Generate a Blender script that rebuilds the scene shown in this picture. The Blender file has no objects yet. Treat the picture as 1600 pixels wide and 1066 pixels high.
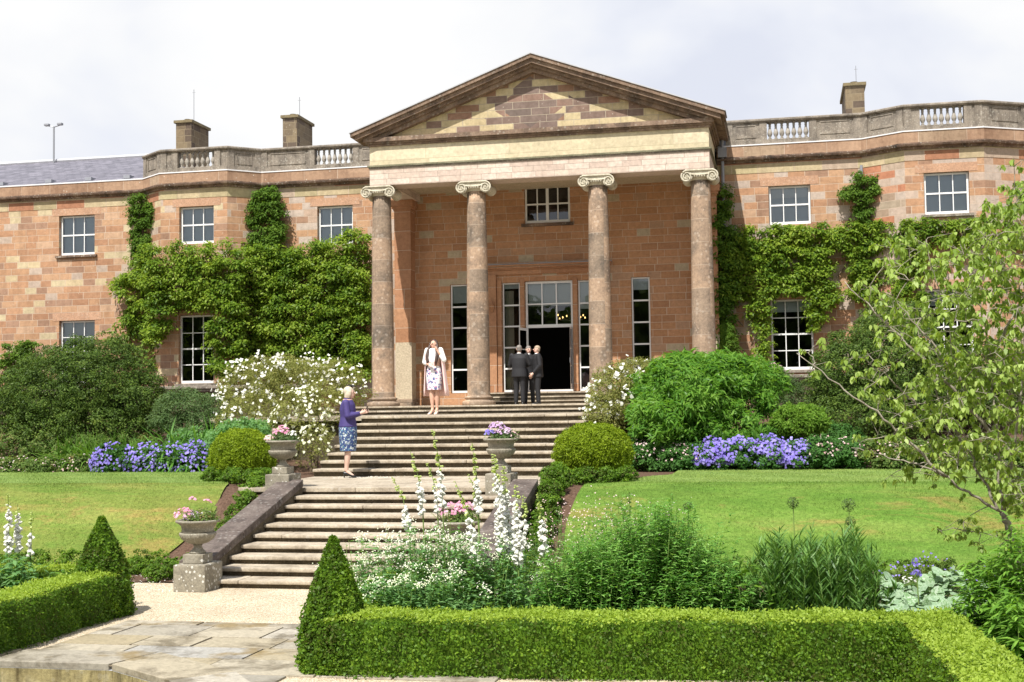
import bpy, bmesh, math, random
import numpy as np
from mathutils import Vector, Matrix
from mathutils.geometry import tessellate_polygon
rng = np.random.default_rng(7); random.seed(7)
scn = bpy.context.scene; COL = scn.collection
R = math.radians
# ------------------------------------------------------------------ camera
FPX = 2000.; TH = R(12); RHO = .014; H = 2.30; PH = math.atan((641-533)/FPX)
fw = np.array([-math.sin(TH)*math.cos(PH), math.cos(TH)*math.cos(PH), math.sin(PH)])
r0 = np.array([math.cos(TH), math.sin(TH), 0.]); u0 = np.cross(r0, fw)
RT = r0*math.cos(RHO)-u0*math.sin(RHO); UP = r0*math.sin(RHO)+u0*math.cos(RHO)
O = np.array([0, 0, H])
cam = bpy.data.cameras.new("camera"); camo = bpy.data.objects.new("camera", cam); COL.objects.link(camo)
cam.sensor_width = 36; cam.lens = 36*FPX/1600; cam.clip_end = 2000; cam.clip_start = .1
M = Matrix.Identity(4)
for i in range(3):
    M[i][0] = RT[i]; M[i][1] = UP[i]; M[i][2] = -fw[i]; M[i][3] = O[i]
camo.matrix_world = M; scn.camera = camo
def ray(px, py): return RT*(px-800)/FPX+UP*(533-py)/FPX+fw
def aY(px, py, y): d = ray(px, py); return O+d*(y/d[1])          # pixel of the photo -> point on the plane at depth y
def aZ(px, py, z=0): d = ray(px, py); return O+d*((z-H)/d[2])
def sc(y): return y/FPX*1.03
# ------------------------------------------------------------------ objects
def tag(o, label=None, cat=None, group=None, kind=None):
    if label: o['label'] = label
    if cat: o['category'] = cat
    if group: o['group'] = group
    if kind: o['kind'] = kind
    return o
def thing(name, label, cat, loc=(0, 0, 0), group=None, rz=0):
    o = bpy.data.objects.new(name, None); COL.objects.link(o); o.location = loc; o.rotation_euler = (0, 0, rz)
    o.empty_display_size = .1
    return tag(o, label, cat, group)
def link(name, me, mat, parent=None, smooth=False):
    o = bpy.data.objects.new(name, me); COL.objects.link(o)
    if mat: me.materials.append(mat)
    if smooth: me.polygons.foreach_set('use_smooth', [True]*len(me.polygons))
    if parent:
        o.parent = parent
        # geometry is written in world space; bring it into the parent chain's space
        m = Matrix.Identity(4); p = parent
        while p: m = p.matrix_basis @ m; p = p.parent
        if getattr(me, 'users', 1) == 1: me.transform(m.inverted())
    return o
class MB:
    def __init__(s): s.v = []; s.f = []
    def add(s, vs, fs):
        n = len(s.v); s.v += [tuple(map(float, v)) for v in vs]; s.f += [tuple(i+n for i in f) for f in fs]; return s
    def box(s, x0, x1, y0, y1, z0, z1):
        return s.add([(x0,y0,z0),(x1,y0,z0),(x1,y1,z0),(x0,y1,z0),(x0,y0,z1),(x1,y0,z1),(x1,y1,z1),(x0,y1,z1)],
                     [(0,3,2,1),(4,5,6,7),(0,1,5,4),(1,2,6,5),(2,3,7,6),(3,0,4,7)])
    def obox(s, o, d, u0, u1, n0, n1, z0, z1):
        """box on a wall: o origin(x,y), d unit dir along wall, n outward; u along, n0..n1 outward offsets"""
        n = (d[1], -d[0]); P = []
        for z in (z0, z1):
            for (u, w) in ((u0,n1),(u1,n1),(u1,n0),(u0,n0)):
                P.append((o[0]+d[0]*u+n[0]*w, o[1]+d[1]*u+n[1]*w, z))
        return s.add(P, [(0,3,2,1),(4,5,6,7),(0,1,5,4),(1,2,6,5),(2,3,7,6),(3,0,4,7)])
    def quad(s, a, b, c, d): return s.add([a,b,c,d], [(0,1,2,3)])
    def lathe(s, c, prof, n=24, sx=1, sy=1, flute=None):
        vs = []; k = len(prof)
        for (r, z) in prof:
            for i in range(n):
                a = 2*math.pi*i/n; rr = r
                if flute and flute[0] <= z <= flute[1]: rr = r*(1+.05*abs(math.sin(a*flute[2]/2)))
                vs.append((c[0]+rr*math.cos(a)*sx, c[1]+rr*math.sin(a)*sy, c[2]+z))
        fs = [(j*n+i, j*n+(i+1)%n, (j+1)*n+(i+1)%n, (j+1)*n+i) for j in range(k-1) for i in range(n)]
        fs += [tuple(reversed(range(n))), tuple((k-1)*n+i for i in range(n))]
        return s.add(vs, fs)
    def tube(s, pts, rad, n=8, cap=True):
        pts = [np.array(p, float) for p in pts]; vs = []
        if not hasattr(rad, '__len__'): rad = [rad]*len(pts)
        for i, p in enumerate(pts):
            t = pts[min(i+1, len(pts)-1)]-pts[max(i-1, 0)]; t = t/(np.linalg.norm(t)+1e-9)
            a = np.array([1., 0, 0]) if abs(t[2]) > .7 else np.array([0, 0, 1.])
            u = np.cross(t, a); 
            u /= np.linalg.norm(u); w = np.cross(t, u)
            if abs(t[2]) > .7: u, w = -w if False else np.cross(w, t)*0+u, w
            r = rad[i]; rx, ry = (r if hasattr(r, '__len__') else (r, r))
            # for near vertical axes: u ~ +-y, w ~ +-x ; rx acts on x, ry on y
            if abs(t[2]) > .7: ru, rw = ry, rx
            else: ru, rw = rx, ry
            for j in range(n):
                q = 2*math.pi*j/n; vs.append(p+u*ru*math.cos(q)+w*rw*math.sin(q))
        k = len(pts)
        fs = [(j*n+i, j*n+(i+1)%n, (j+1)*n+(i+1)%n, (j+1)*n+i) for j in range(k-1) for i in range(n)]
        if cap: fs += [tuple(reversed(range(n))), tuple((k-1)*n+i for i in range(n))]
        return s.add(vs, fs)
    def ell(s, c, r, n=14, m=9):
        prof = [(math.sin(math.pi*j/m), -math.cos(math.pi*j/m)) for j in range(m+1)]
        vs = []
        for (a, z) in prof:
            for i in range(n):
                q = 2*math.pi*i/n; vs.append((c[0]+r[0]*a*math.cos(q), c[1]+r[1]*a*math.sin(q), c[2]+r[2]*z))
        fs = [(j*n+i, j*n+(i+1)%n, (j+1)*n+(i+1)%n, (j+1)*n+i) for j in range(m) for i in range(n)]
        return s.add(vs, fs)
    def build(s, name, mat, parent=None, smooth=False, bevel=0, kind=None):
        me = bpy.data.meshes.new(name); me.from_pydata(s.v, [], s.f); me.update()
        if bevel:
            bm = bmesh.new(); bm.from_mesh(me)
            bmesh.ops.remove_doubles(bm, verts=bm.verts, dist=1e-4)
            es = [e for e in bm.edges if len(e.link_faces) == 2 and e.calc_face_angle(0) > .5]
            bmesh.ops.bevel(bm, geom=es, offset=bevel, segments=2, affect='EDGES', profile=.6)
            bm.to_mesh(me); bm.free()
        else:
            bm = bmesh.new(); bm.from_mesh(me)
            bmesh.ops.remove_doubles(bm, verts=bm.verts, dist=1e-5); bm.to_mesh(me); bm.free()
        o = link(name, me, mat, parent, smooth)
        if kind: o['kind'] = kind
        return o
def fast_mesh(name, V, F):
    """V (n,3), F (m,k) arrays"""
    me = bpy.data.meshes.new(name); V = np.asarray(V, np.float32); F = np.asarray(F, np.int32)
    me.vertices.add(len(V)); me.vertices.foreach_set('co', V.ravel())
    m, k = F.shape; me.loops.add(m*k); me.loops.foreach_set('vertex_index', F.ravel())
    me.polygons.add(m); me.polygons.foreach_set('loop_start', np.arange(0, m*k, k, dtype=np.int32))
    me.update(calc_edges=True); return me
def unit(a): return a/(np.linalg.norm(a, axis=-1, keepdims=True)+1e-9)
def rnd(n): return unit(rng.normal(size=(n, 3)))
def leafV(P, N, L, aspect=.5, T=None, fold=.18, droop=0.):
    """one folded four-point leaf per point"""
    n = len(P); N = unit(N)
    if T is None: T = rnd(n)
    T = unit(T-N*np.sum(T*N, axis=1, keepdims=True)); B = np.cross(N, T)
    L = np.broadcast_to(np.asarray(L, float), (n,))[:, None]; W = L*aspect*.5
    if droop: T2 = unit(T-np.array([0, 0, droop]))
    else: T2 = T
    mid = P+T*L*.45
    V = np.stack([P, mid+B*W+N*W*fold, mid+T2*L*.55, mid-B*W+N*W*fold], 1)
    return V.reshape(-1, 3), np.arange(n*4).reshape(-1, 4)
def discV(P, N, r, k=6, cup=.25):
    """small cupped flower heads: k-gons"""
    n = len(P); N = unit(N); T = rnd(n); T = unit(T-N*np.sum(T*N, 1, keepdims=True)); B = np.cross(N, T)
    r = np.broadcast_to(np.asarray(r, float), (n,))[:, None]; out = []
    for j in range(k):
        q = 2*math.pi*j/k; rr = r*(1 if j % 2 else .72)
        out.append(P+T*rr*math.cos(q)+B*rr*math.sin(q)+N*rr*cup*(1 if j % 2 else -.6))
    return np.stack(out, 1).reshape(-1, 3), np.arange(n*k).reshape(-1, k)
def bladeV(P, D, L, W, bend=.5, seg=4, prof=None):
    """long bending leaves as strips. D start direction; bend = how far gravity pulls the tip"""
    n = len(P); D = unit(D); L = np.broadcast_to(np.asarray(L, float), (n,))[:, None]; W = np.broadcast_to(np.asarray(W, float), (n,))[:, None]
    side = np.cross(D, np.array([0, 0, 1.])+rng.normal(size=(n, 3))*.25); side = unit(side)
    bend = np.broadcast_to(np.asarray(bend, float), (n,))[:, None]
    if prof is None: prof = [.5, .9, 1, .75, .02] if seg == 4 else [.5, 1, .02]
    rows = []; p = P.copy(); d = D.copy()
    for i in range(seg+1):
        w = W*prof[i]*.5; rows.append(p-side*w); rows.append(p+side*w)
        d = unit(d+np.array([0, 0, -1.])*bend/seg); p = p+d*L/seg
    V = np.stack(rows, 1); k = 2*(seg+1); F = []
    base = np.arange(n)[:, None]*k
    for i in range(seg): F.append(base+np.array([[2*i, 2*i+1, 2*i+3, 2*i+2]]))
    return V.reshape(-1, 3), np.concatenate(F, 0)
class LB:
    """gathers leaf meshes with the same polygon size"""
    def __init__(s): s.V = []; s.F = []; s.n = 0
    def add(s, vf):
        s.V.append(vf[0]); s.F.append(vf[1]+s.n); s.n += len(vf[0]); return s
    def build(s, name, mat, parent=None):
        me = fast_mesh(name, np.concatenate(s.V), np.concatenate(s.F)); return link(name, me, mat, parent)
# ------------------------------------------------------------------ materials
def newmat(name):
    m = bpy.data.materials.new(name); m.use_nodes = True; nt = m.node_tree; nt.nodes.clear()
    out = nt.nodes.new('ShaderNodeOutputMaterial'); b = nt.nodes.new('ShaderNodeBsdfPrincipled')
    nt.links.new(b.outputs[0], out.inputs[0]); return m, nt, b, out
class NT:
    def __init__(s, nt): s.nt = nt
    def n(s, t, **kw):
        x = s.nt.nodes.new(t)
        for k, v in kw.items():
            if k.startswith('i_'): x.inputs[int(k[2:])].default_value = v
            else: setattr(x, k, v)
        return x
    def l(s, a, b): s.nt.links.new(a, b)
    def ramp(s, fac, stops, interp='LINEAR'):
        r = s.n('ShaderNodeValToRGB'); r.color_ramp.interpolation = interp; e = r.color_ramp.elements
        while len(e) < len(stops): e.new(.5)
        for x, (p, c) in zip(e, stops): x.position = p; x.color = (*c, 1) if len(c) == 3 else c
        s.l(fac, r.inputs[0]); return r.outputs[0]
    def noise(s, scale, detail=4, rough=.6, vec=None, dist=0):
        x = s.n('ShaderNodeTexNoise'); x.inputs['Scale'].default_value = scale; x.inputs['Detail'].default_value = detail
        x.inputs['Roughness'].default_value = rough; x.inputs['Distortion'].default_value = dist
        if vec is not None: s.l(vec, x.inputs['Vector'])
        return x.outputs[0]
    def mix(s, fac, a, b, blend='MIX'):
        x = s.n('ShaderNodeMix', data_type='RGBA', blend_type=blend)
        for v, i in ((fac, 0), (a, 6), (b, 7)):
            if isinstance(v, (int, float)): x.inputs[i].default_value = v
            elif isinstance(v, tuple): x.inputs[i].default_value = (*v, 1)
            else: s.l(v, x.inputs[i])
        return x.outputs[2]
    def math(s, op, a, b=None, c=None):
        x = s.n('ShaderNodeMath', operation=op)
        for i, v in enumerate((a, b, c)):
            if v is None: continue
            if isinstance(v, (int, float)): x.inputs[i].default_value = v
            else: s.l(v, x.inputs[i])
        return x.outputs[0]
    def pos(s): return s.n('ShaderNodeNewGeometry').outputs['Position']
    def bump(s, h, strength=.4, dist=.01, target=None):
        b = s.n('ShaderNodeBump'); b.inputs['Strength'].default_value = strength; b.inputs['Distance'].default_value = dist
        s.l(h, b.inputs['Height'])
        if target: s.l(b.outputs[0], target.inputs['Normal'])
        return b.outputs[0]
def masonry(name, stops, bw=.52, bh=.225, mortar=(.56, .44, .34), ms=.0075, stain=.42, lichen=.5, rough=.85, darkc=None):
    m, nt, b, out = newmat(name); N = NT(nt)
    g = N.n('ShaderNodeNewGeometry'); cr = N.n('ShaderNodeVectorMath', operation='CROSS_PRODUCT'); cr.inputs[0].default_value = (0, 0, 1)
    N.l(g.outputs['True Normal'], cr.inputs[1])
    dt = N.n('ShaderNodeVectorMath', operation='DOT_PRODUCT'); N.l(cr.outputs[0], dt.inputs[0]); N.l(g.outputs['Position'], dt.inputs[1])
    sp = N.n('ShaderNodeSeparateXYZ'); N.l(g.outputs['Position'], sp.inputs[0])
    row = N.math('FLOOR', N.math('DIVIDE', sp.outputs[2], bh))
    wn = N.n('ShaderNodeTexWhiteNoise', noise_dimensions='1D'); N.l(row, wn.inputs['W'])
    u = N.math('ADD', dt.outputs['Value'], N.math('MULTIPLY', wn.outputs[0], 3.7))
    u = N.math('ADD', u, N.math('MULTIPLY', N.math('SINE', N.math('ADD', N.math('MULTIPLY', u, 3.1), N.math('MULTIPLY', wn.outputs[0], 20.))), .1))
    cb = N.n('ShaderNodeCombineXYZ'); N.l(u, cb.inputs[0]); N.l(sp.outputs[2], cb.inputs[1])
    br = N.n('ShaderNodeTexBrick'); N.l(cb.outputs[0], br.inputs['Vector'])
    br.offset = .5; br.inputs['Color1'].default_value = (0, 0, 0, 1); br.inputs['Color2'].default_value = (1, 1, 1, 1)
    br.inputs['Mortar'].default_value = (.5, .5, .5, 1)
    br.inputs['Scale'].default_value = 1; br.inputs['Mortar Size'].default_value = ms; br.inputs['Mortar Smooth'].default_value = .1
    br.inputs['Brick Width'].default_value = bw; br.inputs['Row Height'].default_value = bh
    col = N.ramp(br.outputs['Color'], stops, 'CONSTANT')
    P = g.outputs['Position']
    if darkc:
        dx = N.math('DIVIDE', N.math('ABSOLUTE', N.math('SUBTRACT', sp.outputs[0], darkc[0])), darkc[2]); dz = N.math('DIVIDE', N.math('ABSOLUTE', N.math('SUBTRACT', sp.outputs[2], darkc[1])), darkc[3])
        dd = N.math('ADD', N.math('ADD', dx, dz), N.math('MULTIPLY', N.math('SUBTRACT', br.outputs['Color'], .5), .9))
        col = N.mix(N.math('LESS_THAN', dd, 1.), col, N.ramp(br.outputs['Color'], [(0, (.21, .16, .14)), (.35, (.27, .18, .145)), (.7, (.17, .135, .12)), (.88, (.52, .45, .29))], 'CONSTANT'))
    # slow drift of tone inside the wall and fine grain
    n1 = N.noise(.55, 5, .65, P); n2 = N.noise(9, 6, .7, P); n3 = N.noise(60, 3, .7, P)
    col = N.mix(1.0, col, N.ramp(n2, [(.25, (.72, .70, .68)), (.7, (1.12, 1.1, 1.08))]), 'MULTIPLY')
    col = N.mix(N.math('MULTIPLY', N.ramp(n1, [(.45, (0, 0, 0)), (.7, (1, 1, 1))]), stain), col, N.mix(1.0, col, (.52, .45, .42), 'MULTIPLY'))
    col = N.mix(br.outputs['Fac'], col, mortar)
    # weather streaks running down
    mp = N.n('ShaderNodeMapping'); mp.inputs['Scale'].default_value = (5, 5, .35); N.l(P, mp.inputs[0])
    st = N.ramp(N.noise(1.3, 6, .7, mp.outputs[0]), [(.5, (0, 0, 0)), (.75, (1, 1, 1))])
    col = N.mix(N.math('MULTIPLY', st, stain*.7), col, N.mix(1.0, col, (.45, .38, .34), 'MULTIPLY'))
    vo = N.n('ShaderNodeTexVoronoi'); vo.inputs['Scale'].default_value = 7; N.l(P, vo.inputs['Vector'])
    sp1 = N.math('LESS_THAN', vo.outputs['Distance'], .1)
    sp2 = N.math('MULTIPLY', sp1, N.math('GREATER_THAN', N.noise(1.7, 2, .5, P), .53))
    col = N.mix(N.math('MULTIPLY', sp2, lichen), col, (.6, .57, .5))
    N.l(col, b.inputs['Base Color']); b.inputs['Roughness'].default_value = rough; b.inputs['Specular IOR Level'].default_value = .25
    hgt = N.math('ADD', N.math('MULTIPLY', N.math('SUBTRACT', 1., br.outputs['Fac']), .5), N.math('MULTIPLY', n2, .6))
    hgt = N.math('ADD', hgt, N.math('MULTIPLY', n3, .25))
    N.bump(hgt, .9, .016, b); return m
def stone(name, base, dark, light=None, scale=3., amt=.7, spots=.0, spotcol=(.62, .6, .52), bump=.5, rough=.88, joints=None, streak=0, grain=1.):
    m, nt, b, out = newmat(name); N = NT(nt); P = N.pos()
    n1 = N.noise(scale, 7, .68, P, .3); n2 = N.noise(scale*9, 5, .7, P); n3 = N.noise(scale*40, 2, .6, P)
    col = N.ramp(n1, [(.3, dark), (.52, base), (.75, light or tuple(min(1, c*1.25) for c in base))])
    col = N.mix(amt, base, col)
    col = N.mix(grain, col, N.mix(1.0, col, N.ramp(n2, [(.25, (.62, .62, .62)), (.75, (1.28, 1.28, 1.28))]), 'MULTIPLY'))
    if streak:
        mp = N.n('ShaderNodeMapping'); mp.inputs['Scale'].default_value = (7, 7, .5); N.l(P, mp.inputs[0])
        st = N.ramp(N.noise(1.2, 6, .72, mp.outputs[0]), [(.45, (0, 0, 0)), (.7, (1, 1, 1))])
        col = N.mix(N.math('MULTIPLY', st, streak), col, N.mix(1.0, col, (.28, .25, .22), 'MULTIPLY'))
    if spots:
        vo = N.n('ShaderNodeTexVoronoi'); vo.inputs['Scale'].default_value = scale*4; N.l(P, vo.inputs['Vector'])
        a = N.math('ADD', vo.outputs['Distance'], N.math('MULTIPLY', n2, .25))
        a = N.math('LESS_THAN', a, N.math('MULTIPLY', N.noise(scale*.8, 3, .5, P), .72))
        col = N.mix(N.math('MULTIPLY', a, spots), col, spotcol)
    if joints:
        sp = N.n('ShaderNodeSeparateXYZ'); N.l(P, sp.inputs[0])
        t = N.math('FRACT', N.math('DIVIDE', N.math('ADD', sp.outputs[2], N.math('MULTIPLY', N.math('FLOOR', sp.outputs[0]), .13)), joints))
        w = N.math('ADD', N.math('LESS_THAN', t, .018), N.math('GREATER_THAN', t, .992))
        col = N.mix(N.math('MULTIPLY', w, .55), col, (.5, .42, .34))
        row = N.math('FLOOR', N.math('DIVIDE', N.math('ADD', sp.outputs[2], N.math('MULTIPLY', N.math('FLOOR', sp.outputs[0]), .13)), joints))
        wn = N.n('ShaderNodeTexWhiteNoise', noise_dimensions='2D'); cb = N.n('ShaderNodeCombineXYZ'); N.l(row, cb.inputs[0]); N.l(N.math('FLOOR', sp.outputs[0]), cb.inputs[1]); N.l(cb.outputs[0], wn.inputs[0])
        col = N.mix(1.0, col, N.ramp(wn.outputs[0], [(0, (.72, .74, .76)), (1, (1.18, 1.1, 1.04))]), 'MULTIPLY')
    N.l(col, b.inputs['Base Color']); b.inputs['Roughness'].default_value = rough; b.inputs['Specular IOR Level'].default_value = .25
    N.bump(N.math('ADD', n1, N.math('ADD', N.math('MULTIPLY', n2, .5), N.math('MULTIPLY', n3, .25))), bump, .02, b); return m
def plain(name, col, rough=.5, metal=0, var=.12, scale=30, spec=.5, bump=.0):
    m, nt, b, out = newmat(name); N = NT(nt); n = N.noise(scale, 4, .6, N.pos())
    c = N.mix(n, tuple(x*(1-var) for x in col), tuple(min(1, x*(1+var)) for x in col))
    N.l(c, b.inputs['Base Color']); b.inputs['Roughness'].default_value = rough; b.inputs['Metallic'].default_value = metal
    b.inputs['Specular IOR Level'].default_value = spec
    if bump: N.bump(n, bump, .005, b)
    return m
def leafmat(name, cols, trans=.35, rough=.6, patch=1.2, spec=.14, tcol=None, amp=.95):
    """cols dark->light; colour by leaf (random per island) and slow patches"""
    m, nt, b, out = newmat(name); N = NT(nt); g = N.n('ShaderNodeNewGeometry')
    n = N.noise(patch, 4, .55, g.outputs['Position'])
    f = N.math('ADD', N.math('MULTIPLY', g.outputs['Random Per Island'], .65), N.math('MULTIPLY', N.math('SUBTRACT', n, .32+.18*(amp-.95)), amp))
    k = len(cols); col = N.ramp(f, [(i/(k-1) if k > 1 else 0, c) for i, c in enumerate(cols)])
    N.l(col, b.inputs['Base Color']); b.inputs['Roughness'].default_value = rough; b.inputs['Specular IOR Level'].default_value = spec
    t = N.n('ShaderNodeBsdfTranslucent'); tc = N.mix(1.0, col, tcol or (1.5, 1.5, .6), 'MULTIPLY'); N.l(tc, t.inputs[0])
    mx = N.n('ShaderNodeMixShader'); mx.inputs[0].default_value = trans; N.l(b.outputs[0], mx.inputs[1]); N.l(t.outputs[0], mx.inputs[2])
    N.l(mx.outputs[0], out.inputs[0]); return m
ORANGE = [(0, (.42, .24, .145)), (.08, (.49, .29, .175)), (.2, (.45, .265, .16)), (.32, (.50, .315, .195)), (.42, (.35, .22, .15)), (.5, (.47, .285, .17)), (.6, (.52, .35, .235)), (.67, (.38, .24, .165)), (.74, (.55, .47, .31)), (.80, (.49, .40, .33)), (.86, (.45, .26, .155)), (.95, (.57, .47, .30))]
DEEP = [(0, (.43, .23, .12)), (.12, (.48, .265, .145)), (.3, (.45, .245, .13)), (.45, (.49, .28, .16)), (.6, (.41, .22, .12)), (.7, (.48, .26, .14)), (.83, (.44, .275, .175)), (.92, (.46, .385, .27))]
GREYPINK = [(0, (.45, .36, .28)), (.2, (.5, .4, .33)), (.4, (.40, .33, .25)), (.5, (.46, .21, .125)), (.62, (.5, .42, .36)), (.8, (.36, .27, .2)), (.9, (.52, .29, .19))]
TYMP = [(0, (.53, .45, .28)), (.24, (.31, .19, .13)), (.34, (.25, .175, .14)), (.44, (.56, .48, .3)), (.68, (.34, .21, .15)), (.82, (.22, .16, .135))]
PALEBAND = [(0, (.46, .4, .24)), (.3, (.5, .42, .27)), (.5, (.4, .2, .12)), (.68, (.45, .36, .28)), (.85, (.42, .36, .22))]
mt = dict(
 wallL=masonry('sandstone_blocks', ORANGE), wallP=masonry('portico_sandstone', DEEP, stain=.25, lichen=.15), wallR=masonry('pale_sandstone', GREYPINK, stain=.4),
 wallR2=masonry('mixed_sandstone', ORANGE[:7]+GREYPINK[4:5]+[(.85, (.5, .4, .33)), (.93, (.48, .36, .28))]),
 tymp=masonry('pediment_stone', TYMP, bw=.6, bh=.21, mortar=(.42, .36, .28), stain=.5, darkc=(-7.1, 11.1, 1.15, .8)), band=masonry('pale_band', PALEBAND, bw=.95, bh=.36, ms=.007),
 cream=masonry('cream_stone', [(0, (.60, .54, .38)), (.4, (.64, .575, .42)), (.7, (.57, .51, .36))], bw=2.4, bh=.7, ms=.004, mortar=(.5, .44, .28), stain=.22, lichen=0),
 archi=masonry('architrave_stone', [(0, (.60, .50, .43)), (.3, (.66, .57, .50)), (.6, (.56, .46, .40)), (.8, (.64, .55, .47))], bw=.55, bh=.165, ms=.004, mortar=(.34, .27, .22), stain=.25, lichen=0),
 fascia=masonry('fascia_stone', [(0, (.37, .245, .165)), (.3, (.42, .285, .195)), (.6, (.33, .24, .175)), (.8, (.40, .30, .21))], bw=1.3, bh=.7, ms=.006, stain=.8, lichen=1),
 corn=stone('cornice_stone', (.2, .135, .10), (.045, .038, .033), (.36, .28, .2), 2.5, 1, .3, streak=.6),
 rake=stone('raking_cornice_stone', (.235, .165, .12), (.09, .068, .055), (.36, .27, .20), 2, .95, .2, streak=.3),
 parapet=stone('grey_parapet_stone', (.27, .235, .195), (.12, .105, .09), (.38, .33, .27), 3, .9, .25, streak=.45),
 balu=stone('baluster_stone', (.36, .33, .29), (.2, .18, .15), (.5, .48, .44), 8, .8),
 capital=stone('capital_stone', (.58, .54, .43), (.3, .27, .2), (.6, .56, .46), 5, .7, bump=.2),
 column=stone('column_stone', (.36, .27, .195), (.165, .14, .115), (.45, .345, .25), 1.6, .95, .5, (.52, .44, .36), joints=.66, streak=.25),
 anta=masonry('anta_stone', [(0, (.44, .235, .135)), (.5, (.40, .21, .115)), (.8, (.46, .255, .145))], bw=2, bh=.62, stain=.3, lichen=.1),
 antapale=stone('pale_anta_stone', (.5, .42, .3), (.42, .34, .24), (.56, .48, .34), 2, .6),
 step=stone('step_stone', (.42, .36, .275), (.22, .18, .135), (.56, .50, .40), 2.2, .9, .22, (.6, .58, .54), bump=.35, streak=0),
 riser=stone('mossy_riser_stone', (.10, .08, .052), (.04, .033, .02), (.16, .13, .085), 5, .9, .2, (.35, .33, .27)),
 coping=stone('dark_coping_stone', (.125, .10, .088), (.055, .045, .04), (.21, .18, .155), 3, 1, .3, (.33, .32, .29)),
 pedestal=stone('lichened_stone', (.27, .245, .19), (.13, .115, .09), (.36, .33, .27), 4, .9, .95, (.60, .59, .54)),
 urn=stone('urn_stone', (.29, .265, .21), (.16, .145, .11), (.4, .37, .3), 7, .8, .25),
 paint=plain('white_paint', (.76, .77, .77), .35, var=.04), blind=plain('window_blind', (.52, .55, .53), .8, var=.06, scale=3),
 blindb=plain('sky_toned_blind', (.50, .57, .64), .75, var=.16, scale=.9), curtain=plain('cream_curtain', (.42, .38, .29), .8),  # blindb: upper blind whose colour carries the grey-blue sky reflection of the panes
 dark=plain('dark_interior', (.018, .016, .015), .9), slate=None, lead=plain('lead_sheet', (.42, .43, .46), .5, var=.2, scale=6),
 flash=plain('white_flashing', (.72, .72, .74), .5, var=.1, scale=8), pipe=plain('grey_pipe_paint', (.25, .26, .29), .45, var=.2),
 chim=masonry('chimney_stone', [(0, (.19, .15, .10)), (.4, (.24, .19, .12)), (.7, (.13, .10, .075))], bw=.45, bh=.25, mortar=(.25, .2, .13), ms=.012, stain=.7),
 chimd=stone('chimney_gold_stone', (.2, .16, .09), (.12, .1, .06), (.28, .23, .12), 3, .9, .1), metal=plain('galvanised_metal', (.35, .36, .38), .4, .7))
def slate():
    m, nt, b, out = newmat('roof_slate'); N = NT(nt); g = N.n('ShaderNodeNewGeometry'); sp = N.n('ShaderNodeSeparateXYZ'); N.l(g.outputs['Position'], sp.inputs[0])
    cb = N.n('ShaderNodeCombineXYZ'); N.l(sp.outputs[0], cb.inputs[0]); N.l(sp.outputs[2], cb.inputs[1])
    br = N.n('ShaderNodeTexBrick'); N.l(cb.outputs[0], br.inputs['Vector']); br.inputs['Scale'].default_value = 1
    br.inputs['Brick Width'].default_value = .3; br.inputs['Row Height'].default_value = .085; br.inputs['Mortar Size'].default_value = .008
    br.inputs['Color1'].default_value = (.115, .11, .135, 1); br.inputs['Color2'].default_value = (.19, .18, .215, 1); br.inputs['Mortar'].default_value = (.07, .065, .08, 1)
    n = N.noise(3, 5, .6, g.outputs['Position'])
    N.l(N.mix(1.0, br.outputs['Color'], N.ramp(n, [(.3, (.8, .8, .8)), (.7, (1.3, 1.3, 1.3))]), 'MULTIPLY'), b.inputs['Base Color'])
    b.inputs['Roughness'].default_value = .5; N.bump(br.outputs['Fac'], .5, -.01, b); return m
mt['slate'] = slate(); mt['lintel'] = stone('lintel_stone', (.47, .285, .185), (.37, .225, .15), (.55, .36, .25), 2.2, .8, .15)
def glass():
    m, nt, b, out = newmat('window_glass'); N = NT(nt); nt.nodes.remove(b)
    t = N.n('ShaderNodeBsdfTransparent'); t.inputs[0].default_value = (.8, .84, .84, 1); gl = N.n('ShaderNodeBsdfGlossy'); gl.inputs['Roughness'].default_value = .015
    gl.inputs[0].default_value = (.9, .93, 1, 1)
    lw = N.n('ShaderNodeFresnel'); lw.inputs[0].default_value = 1.6
    f = N.math('ADD', N.math('MULTIPLY', lw.outputs[0], 1.2), .02)
    mx = N.n('ShaderNodeMixShader'); N.l(f, mx.inputs[0]); N.l(t.outputs[0], mx.inputs[1]); N.l(gl.outputs[0], mx.inputs[2]); N.l(mx.outputs[0], out.inputs[0])
    bp = N.bump(N.noise(1.5, 2, .5, N.pos()), .12, .02); N.l(bp, gl.inputs['Normal']); return m
mt['glass'] = glass()
def soilmat(name, a, b_, scale=25):
    m, nt, b, out = newmat(name); N = NT(nt); P = N.pos(); n = N.noise(scale, 8, .75, P); n2 = N.noise(2, 4, .6, P)
    N.l(N.mix(n2, N.ramp(n, [(.3, a), (.7, b_)]), N.ramp(n, [(.35, tuple(x*.7 for x in a)), (.65, b_)])), b.inputs['Base Color'])
    b.inputs['Roughness'].default_value = .95; b.inputs['Specular IOR Level'].default_value = .1; N.bump(n, 1, .03, b); return m
mt['soil'] = soilmat('brown_soil', (.07, .042, .028), (.19, .12, .085))
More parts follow.
